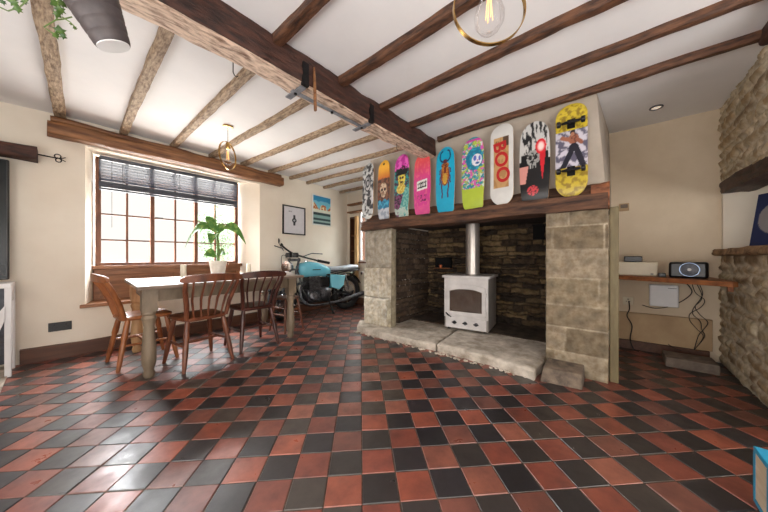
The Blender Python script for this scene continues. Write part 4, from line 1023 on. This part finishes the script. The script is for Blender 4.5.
def art6(u, v):
    c = L3(178, 198, 66)
    if v > .27:
        n1 = fb(u, v, 20, 11); n2 = fb(u, v, 26, 15); n3 = fb(u, v, 40, 19)
        if n1 > -.02: c = L3(36, 146, 164)
        if n2 > .16: c = L3(214, 92, 178)
        if n3 > .3: c = L3(206, 222, 214)
        if abs(n1 - n2) < .025: c = L3(46, 84, 130)
    if ell(u, v, .15, .68, .74, .16) < 1: c = L3(34, 124, 158) if fb(u, v, 30, 2) < .2 else L3(44, 160, 190)
    if ell(u, v, .36, .655, .44, .085) < 1: c = L3(226, 228, 236)
    if ell(u, v, .2, .685, .13, .04) < 1 or ell(u, v, .6, .675, .10, .035) < 1: c = L3(92, 110, 196)
    if ell(u, v, .42, .612, .18, .014) < 1: c = L3(40, 90, 160)
    if ell(u, v, .42, .648, .05, .012) < 1: c = L3(214, 92, 178)
    if v > .93: c = L3(200, 70, 160) if v < .965 else L3(60, 150, 160)
    return c
def art7(u, v):
    c = L3(214, 213, 210)
    if -.72 < u < .62 and .20 < v < .82:
        c = L3(196, 156, 104) if nz(u, v * 3, 3, 3) > -.1 else L3(176, 134, 86)
        if v > .70 and u > .1: c = L3(92, 70, 54)
        if ell(u, v, -.4, .75, .2, .035) < 1 and nz(u, v, 12) > 0: c = L3(140, 100, 66)
    return c
def art8(u, v):
    c = L3(22, 22, 24); st_ = noise.fractal(Vector((u * 5.5 + v * 1.2, v * 7, 4)), 1, 2, 3)
    if v > .58 + .10 * abs(st_): c = mix(L3(36, 36, 38), L3(206, 206, 204), smooth_step(-.12, .05, st_))
    if v > .5 and abs(u) > .86 - .25 * (v - .6): c = L3(206, 206, 204)
    e = ell(u, v, -.08, .53, .44, .10)
    if e < 1 and fb(u, v, 40, 12) > -.12: c = L3(160, 160, 158)
    if ell(u, v, -.26, .54, .12, .03) < 1 or ell(u, v, .08, .54, .12, .03) < 1: c = BK
    if abs((u + .08) * 6 % 1 - .5) > .3 and .40 < v < .46 and abs(u + .08) < .28: c = L3(176, 176, 174)
    if .22 < v < .44 and u < -.50 + (v - .3) * .9: c = L3(216, 150, 140)
    if .25 < v < .60 and abs(u - .52) < .19 * (v - .22) / .34: c = L3(206, 34, 48)
    q = ell(u, v, .42, .66, .34, .095)
    if q < 1: c = mix(L3(255, 226, 220), L3(222, 34, 48), smooth_step(.05, .6, q))
    if ell(u, v, -.1, .13, .36, .06) < 1: c = L3(204, 66, 74) if fb(u, v, 60, 1) > -.15 else L3(90, 30, 36)
    return c
def art9(u, v):
    n_ = fb(u, v, 26, 2); c = mix(L3(150, 124, 40), L3(214, 190, 56), smooth_step(-.35, .15, n_) * (1 if v > .5 else .72))
    if .30 < v < .70:
        c = mix(L3(96, 92, 112), L3(206, 202, 214), smooth_step(-.2, .2, fb(u, v, 20, 17)))
        if ell(u, v, .15, .60, .34, .055) < 1: c = L3(156, 96, 74) if fb(u, v, 50, 4) > -.2 else L3(112, 66, 54)
        for t_ in (0, .25, .5, .75, 1):
            if ell(u, v, -.15 - .42 * t_, .60 + .03 * t_, .13, .022) < 1: c = L3(166, 106, 82)
            if ell(u, v, .42 + .2 * t_, .58 - .03 * t_, .12, .022) < 1: c = L3(150, 92, 72)
        if ell(u, v, .10, .668, .17, .030) < 1: c = L3(34, 28, 32)
        if ell(u, v, .08, .652, .12, .022) < 1: c = L3(176, 124, 98)
        if ell(u, v, .16, .51, .30, .045) < 1: c = L3(30, 30, 44)
        if .30 < v < .52 and abs(u - (.10 - (.50 - v) * 3.2)) < .20: c = L3(30, 30, 44)
        if .30 < v < .52 and abs(u - (.30 + (.50 - v) * 2.2)) < .20: c = L3(34, 34, 48)
    return c
def width_pop(v, L_, Wd): 
    r = Wd / 2 * 1.15; d = min(v, 1 - v) * L_
    return Wd / 2 * (math.sqrt(max(0, 1 - (1 - min(1, d / r)) ** 2)))
def width_old(v, L_, Wd):
    base = Wd / 2 * (.86 + .14 * math.sin(math.pi * min(1, max(0, (v - .05) / .95)) ** .9))
    d = (1 - v) * L_; r = Wd / 2 * 1.3
    if d < r: base *= math.sqrt(max(0, 1 - (1 - d / r) ** 2.4))
    r2 = .035; d = v * L_
    if d < r2: base *= .70 + .30 * math.sqrt(max(0, 1 - (1 - d / r2) ** 2))
    return base
def skateboard(y, zbot, length, wd, art, shape, label, roll=0, tilt=5.5, trucks=False):
    t = empty('skateboard', (2.752, y, zbot), R(-90), label, 'skateboard', 'skateboard decks leaning in a row on the mantel beam')
    t.rotation_euler = (R(-tilt), R(roll), R(-90))
    nu, nv = 44, 160; wf = width_pop if shape == 'pop' else width_old; fr_ = []; bk = []; cl = []
    for j in range(nv + 1):
        q = j / nv; v = q
        if q < .08: v = .08 * (q / .08) ** 1.7
        if q > .92: v = 1 - .08 * ((1 - q) / .08) ** 1.7
        hw = max(.002, wf(v, length, wd)); s = v * length
        kick = 0
        if s < .13: kick = (.13 - s) ** 2 * 1.6
        if s > length - .12: kick = (s - length + .12) ** 2 * (1.6 if shape == 'pop' else .8)
        for i in range(nu + 1):
            a = -1 + 2 * i / nu; x = a * hw; cc_ = .0035 * (a * a)
            fr_.append((x, -.011 + kick + cc_ - .012, s)); bk.append((x, kick + cc_ - .012, s)); cl.append(art(x / (wd / 2), v))
    mb = MB(); n1 = nu + 1
    mb.add(fr_, [(j * n1 + i, j * n1 + i + 1, (j + 1) * n1 + i + 1, (j + 1) * n1 + i) for j in range(nv) for i in range(nu)], cl)
    mb.build('printed_face', M['vc'], t, ang=180)
    mb = MB(); off = len(fr_); f2 = [(x, y_ + .0006, z) for x, y_, z in fr_]
    ring = [i for i in range(n1)] + [j * n1 + nu for j in range(1, nv + 1)] + [nv * n1 + i for i in range(nu - 1, -1, -1)] + [j * n1 for j in range(nv - 1, 0, -1)]
    mb.add(f2 + bk, [(j * n1 + i + off, (j + 1) * n1 + i + off, (j + 1) * n1 + i + 1 + off, j * n1 + i + 1 + off) for j in range(nv) for i in range(nu)] +
           [(ring[k], ring[(k + 1) % len(ring)], ring[(k + 1) % len(ring)] + off, ring[k] + off) for k in range(len(ring))])
    mb.build('deck', M['ply'], t, ang=60)
    if trucks:
        for z in (.215, length - .195):
            tk = empty('truck', (0, -.023, z)); tk.parent = t
            tk2 = MB(); tk2.box((-.028, -.008, -.04), (.028, .0, .04)); tk2.tube([(-.062, -.035, 0), (-.03, -.038, 0), (.03, -.038, 0), (.062, -.035, 0)], [.009, .013, .013, .009], 10); tk2.tube([(0, -.008, .02), (0, -.035, 0)], .014, 8); tk2.tube([(-.10, -.035, 0), (.10, -.035, 0)], .004, 8)
            bpy.data.objects.remove(tk); o = tk2.build('truck', M['iron'], t, loc=(0, -.023, z))
            for s in (-1, 1): MB().lathe([(.018, -.015), (.026, -.011), (.026, .011), (.018, .015)], (s * .085, -.035, 0), 18, 'X').build('wheel', M['black'], o)
    return t
skateboard(2.604, 1.535, .82, .215, art1, 'pop', 'grey and black patterned skateboard deck, leftmost in the row on the mantel', -4)
skateboard(2.315, 1.505, 0.818, 0.21, art2, 'old', 'orange skateboard deck with a pale skull face and blue tail on the mantel', -3.6)
skateboard(2.019, 1.505, 0.825, 0.235, art3, 'old', 'magenta skateboard deck with a yellow and black figure on the mantel', -3.2)
skateboard(1.717, 1.505, 0.761, 0.235, art4, 'old', 'pink and red skateboard deck with a white lettered label on the mantel', -2.8)
skateboard(1.416, 1.505, 0.756, 0.235, art5, 'old', 'plain cyan skateboard deck with a brown beetle on the mantel', -2.4)
skateboard(1.102, 1.505, 0.776, 0.245, art6, 'old', 'lime green skateboard deck with a teal, pink and white face on the mantel', -1.9)
b7 = skateboard(0.813, 1.505, 0.832, 0.215, art7, 'pop', 'white skateboard deck with a brown panel and big red letters on the mantel', -1.5)
skateboard(0.531, 1.505, 0.753, 0.25, art8, 'old', 'black skateboard deck with white streaks and a red ray on the mantel', -1)
skateboard(0.257, 1.505, 0.825, 0.225, art9, 'pop', 'yellow skateboard deck with trucks and a fighting figure print, rightmost on the mantel', -0.5, trucks=True)
def letters(txt, size, m, parent, loc, rot, name='lettering', ext=.0006, bold=.006):
    cu = bpy.data.curves.new(name, 'FONT'); cu.body = txt; cu.size = size; cu.extrude = ext; cu.offset = bold * size; cu.align_x = 'CENTER'; cu.align_y = 'CENTER'
    tmp = bpy.data.objects.new(name, cu); COL.objects.link(tmp); bpy.context.view_layer.update()
    me = bpy.data.meshes.new_from_object(tmp.evaluated_get(bpy.context.evaluated_depsgraph_get())); bpy.data.objects.remove(tmp)
    me.materials.clear(); me.materials.append(m); o = bpy.data.objects.new(name, me); COL.objects.link(o); o.parent = parent; o.location = loc; o.rotation_euler = rot; return o
lo = letters('BOO', .172, M['redink'], b7, (-.006, -.0245, .43), (R(90), R(84), 0), bold=.03); lo['label'] = 'red letters BOO'; lo.scale = (1.12, .95, 1)

# ---------------------------------------------------------------- MOTORCYCLE (local x = forward = towards -X)
mo = empty('motorcycle', (3.55, 3.95, 0), R(180 - 5), 'sky blue cafe racer motorcycle with a grey seat parked along the far wall', 'motorcycle', rx=R(0))
def tyre(par, c, Rr, steer=0):
    wh = empty('wheel', c); wh.parent = par; wh.rotation_euler = (0, 0, steer)
    MB().torus((0, 0, 0), Rr - .045, .048, 'Y', 44, 12).build('tyre', M['rubber'], wh)
    rim = MB(); rim.torus((0, 0, 0), Rr - .095, .012, 'Y', 40, 8)
    rim.lathe([(.03, -.05), (.05, -.045), (.05, .045), (.03, .05)], (0, 0, 0), 16, 'Y')
    for k in range(16):
        a = 2 * math.pi * k / 16; b_ = a + .25 * (1 if k % 2 else -1); rim.tube([(math.cos(a) * .045, .03 * (1 if k % 2 else -1), math.sin(a) * .045), (math.cos(b_) * (Rr - .1), 0, math.sin(b_) * (Rr - .1))], .003, 5)
    rim.build('rim', M['chrome'], wh)
    dk = MB(); dk.lathe([(.05, -.06), (.13, -.06), (.13, -.055), (.05, -.055)], (0, 0, 0), 30, 'Y'); dk.build('brake_disc', M['steel'], wh)
    return wh
RW = .325
def mesh_wheel(name, c, Rr, steer):   # the wheel is one part with the tyre as mesh and rim, disc as sub-parts
    o = MB().torus((0, 0, 0), Rr - .048, .05, 'Y', 44, 12).build(name, M['rubber'], mo, loc=c, rot=(0, 0, steer))
    rim = MB(); rim.torus((0, 0, 0), Rr - .095, .012, 'Y', 40, 8); rim.lathe([(.03, -.05), (.05, -.045), (.05, .045), (.03, .05)], (0, 0, 0), 16, 'Y')
    for k in range(20):
        a = 2 * math.pi * k / 20; b_ = a + .25 * (1 if k % 2 else -1); rim.tube([(math.cos(a) * .045, .03 * (1 if k % 2 else -1), math.sin(a) * .045), (math.cos(b_) * (Rr - .1), 0, math.sin(b_) * (Rr - .1))], .003, 5)
    rim.build('rim', M['steel'], o)
    for s in (-1, 1): MB().lathe([(.05, s * .06), (.13, s * .06), (.13, s * .054), (.05, s * .054)], (0, 0, 0), 30, 'Y').build('brake_disc', M['chrome'], o)
    return o
mesh_wheel('rear_wheel', (0, 0, RW), RW, 0)
mesh_wheel('front_wheel', (1.27, .02, RW), RW, R(26))
# fuel tank : lofted ellipses
def loft(secs, n=20, pw=.75):
    mb = MB(); vs = []
    for (x, zc, hw, hz, zb) in secs:
        for j in range(n):
            a = 2 * math.pi * j / n; c, s = math.cos(a), math.sin(a)
            vs.append((x, math.copysign(abs(c) ** pw, c) * hw, zc + (math.copysign(abs(s) ** pw, s) * (hz if s > 0 else zb))))
    k = len(secs); mb.add(vs, [(i * n + j, i * n + (j + 1) % n, (i + 1) * n + (j + 1) % n, (i + 1) * n + j) for i in range(k - 1) for j in range(n)] + [tuple(range(n))[::-1], tuple(range((k - 1) * n, k * n))]); return mb
tk = loft([(.40, .74, .05, .02, .04), (.42, .745, .085, .06, .09), (.50, .76, .115, .09, .11), (.65, .78, .14, .12, .13), (.82, .79, .15, .135, .145), (.93, .785, .14, .12, .13), (1.0, .775, .11, .09, .09), (1.03, .77, .06, .04, .04)]).build('fuel_tank', M['bikeblue'], mo, ang=70)
MB().lathe([(.03, 0), (.03, .02), (.02, .026)], (.86, 0, .92), 18).build('fuel_cap', M['chrome'], tk)
MB().box((.66, .138, .775), (.82, .152, .79)).build('tank_badge', M['black'], tk, bev=.004)
st_ = loft([(-.24, .80, .05, .01, .03), (-.22, .81, .10, .035, .045), (-.12, .81, .12, .045, .05), (.10, .785, .12, .042, .05), (.30, .78, .11, .045, .05), (.40, .78, .09, .05, .05), (.42, .78, .05, .02, .03)]).build('seat', M['greyleather'], mo, ang=70)
MB().tube([(-.24, -.115, .765), (-.25, .0, .765), (-.24, .115, .765)], .010, 6).build('seat_trim', M['black'], st_)
MB().box((-.24, -.115, .745), (.40, .115, .758)).build('seat_base', M['black'], st_, bev=.005)
for s in (-1, 1):
    mb = MB(); P = [(.12, .66), (.46, .69), (.44, .46), (.26, .40), (.16, .48)]
    mb.add([(x, s * .115, z) for x, z in P] + [(x, s * .145, z) for x, z in P], [(0, 1, 2, 3, 4), (9, 8, 7, 6, 5)] + [(i, (i + 1) % 5, 5 + (i + 1) % 5, 5 + i) for i in range(5)])
    mb.build('side_panel', M['bikeblue'], mo, bev=.012)
fr_ = MB()
for s in (-1, 1):
    fr_.tube([(-.22, s * .10, .74), (.1, s * .11, .73), (.45, s * .10, .68), (.60, s * .07, .70), (1.02, s * .04, .80)], .014, 8)
    fr_.tube([(1.03, s * .04, .78), (.98, s * .10, .45), (.88, s * .13, .24), (.5, s * .13, .22), (.36, s * .12, .35), (.38, s * .11, .68)], .014, 8)
    fr_.tube([(.38, s * .12, .36), (0, s * .105, RW)], .018, 8)
fr_.build('frame', M['black'], mo)
for s in (-1, 1):
    sp_ = MB(); sp_.tube([(.02, s * .125, RW + .01), (.12, s * .125, .70)], .011, 8)
    for k in range(11):
        z = .08 + k * .024; sp_.torus((.0, 0, 0), .024, .005, 'Z', 14, 5) if False else sp_.lathe([(.020, -.004), (.027, 0), (.020, .004)], (.035 + .10 * (k / 13) + .01, s * .125, .41 + k * .024), 12)
    sp_.build('shock_absorber', M['chrome'], mo)
en = MB(); en.box((.46, -.13, .24), (.90, .13, .44)); en.lathe([(.10, -.17), (.115, -.16), (.115, .16), (.10, .17)], (.56, 0, .36), 24, 'Y'); en.lathe([(.07, -.165), (.085, -.155), (.085, .155), (.07, .165)], (.80, 0, .34), 24, 'Y')
eng = en.build('engine', M['steel'], mo, bev=.02)
cy = MB()
for k in range(9): cy.box((.62 + .004 * k, -.15, .45 + .022 * k), (.86 + .004 * k, .15, .458 + .022 * k))
cy.box((.66, -.11, .43), (.86, .11, .67)); cy.build('cylinder_block', M['steel'], eng)
for s in (-1, 1):
    MB().tube(curve([(.88, s * .07, .56), (1.0, s * .10, .50), (1.02, s * .13, .34), (.90, s * .16, .20), (.55, s * .17, .18), (.10, s * .18, .22), (-.30, s * .19, .28)], 6), [.019] * 30 + [.03] * 6 + [.034] * 1 if False else .021, 10).build('exhaust_header', M['steel'], mo)
    MB().tube([(.30, s * .185, .20), (.22, s * .187, .21), (-.25, s * .195, .29), (-.32, s * .196, .30)], [.02, .038, .042, .03], 14).build('silencer', M['steel'], mo)
MB().tube([(.50, .14, .28), (.50, .22, .14), (.50, .30, .01)], [.015, .014, .018], 8).build('kick_stand', M['black'], mo)
# steering assembly: turned
stt = R(26); hc = Vector((1.10, 0, .84))
fk = MB(); ca, sa = math.cos(stt), math.sin(stt)
def sr(x, y, z): return (1.10 + (x - 1.10) * ca - y * sa, (x - 1.10) * sa + y * ca, z)
for s in (-1, 1):
    fk.tube([sr(1.06, s * .095, .98), sr(1.14, s * .095, .70)], .020, 10); fk.tube([sr(1.14, s * .095, .70), sr(1.25, s * .095, RW)], .026, 10)
fk.box((1.02, -.11, .93), (1.14, .11, .975)); fk.box((1.05, -.11, .78), (1.16, .11, .81))
fork = fk.build('front_fork', M['steel'], mo)
MB().lathe([(.02, -.10), (.075, -.08), (.095, -.03), (.10, 0), (.095, .01), (.03, .014)], (0, 0, 0), 24, 'X').build('headlight', M['chrome'], mo, loc=sr(1.26, 0, .84), rot=(0, 0, stt))
mb = MB(); mb.torus((1.27, 0, RW), RW + .03, .012, 'Y', 20, 6, R(30), R(150)); 
gd = MB(); vs = []; K = 16
for i in range(K + 1):
    a = R(25) + R(120) * i / K
    for w_ in (-.055, 0, .055): rr = RW + .03 + (.008 if w_ == 0 else 0); vs.append((math.cos(a) * rr, w_, math.sin(a) * rr))
gd.add(vs, [(i * 3 + j, i * 3 + j + 1, i * 3 + j + 4, i * 3 + j + 3) for i in range(K) for j in range(2)]); g = gd.build('front_mudguard', M['black'], mo, ang=180, loc=(1.27, .02, RW), rot=(0, 0, stt)); md = g.modifiers.new('t', 'SOLIDIFY'); md.thickness = .003
g = gd.build('rear_mudguard', M['black'], mo, ang=180, loc=(0, 0, RW), rot=(0, 0, R(180))); md = g.modifiers.new('t', 'SOLIDIFY'); md.thickness = .003
# handlebar : rises away from the viewer on the far side, dips towards the viewer on the near side
hb = MB().tube(curve([sr(1.06, -.30, 1.24), sr(1.10, -.16, 1.15), sr(1.10, 0, 1.06), sr(1.00, .18, .99), (.80, .36, .93)], 6), .015, 8).build('handlebar', M['black'], mo)
MB().tube([(.84, .34, .94), (.66, .42, .90)], [.024, .022], 10).build('grip', M['rubber'], hb)
MB().tube([sr(1.075, -.24, 1.20), sr(1.05, -.37, 1.31)], [.024, .022], 10).build('grip', M['rubber'], hb)
MB().tube([sr(1.14, -.16, 1.14), sr(1.22, -.32, 1.20)], .009, 6).build('brake_lever', M['steel'], hb)
MB().tube([sr(1.05, .14, 1.0), (.92, .30, 1.06), (.76, .36, 1.05)], .008, 6).build('clutch_lever', M['steel'], hb)
mb = MB(); mb.tube([sr(1.08, -.20, 1.10), sr(1.12, -.27, 1.24)], .005, 6); mb.lathe([(.045, 0), (.048, .008), (.03, .014)], sr(1.12, -.27, 1.27), 18, 'X'); mb.build('mirror', M['black'], mo)
mb = MB(); mb.lathe([(.05, 0), (.056, .05), (.044, .08)], sr(1.12, .065, .99), 18); mb.lathe([(.05, 0), (.056, .05), (.044, .08)], sr(1.12, -.065, .99), 18); mb.build('gauge', M['black'], mo)
for s in (-1, 1): MB().lathe([(.012, -.03), (.028, -.015), (.028, .012), (.01, .022)], (-.26, s * .16, .68), 14, 'X').build('indicator', M['chrome'], mo)
MB().tube(curve([sr(1.10, -.05, 1.0), sr(1.22, -.12, 1.02), sr(1.24, -.08, .80), sr(1.1, 0, .70)], 6), .005, 6).build('control_cable', M['black'], mo)
MB().box((.44, -.10, .46), (.62, .10, .64)).build('carburettor', M['iron'], mo, bev=.02)
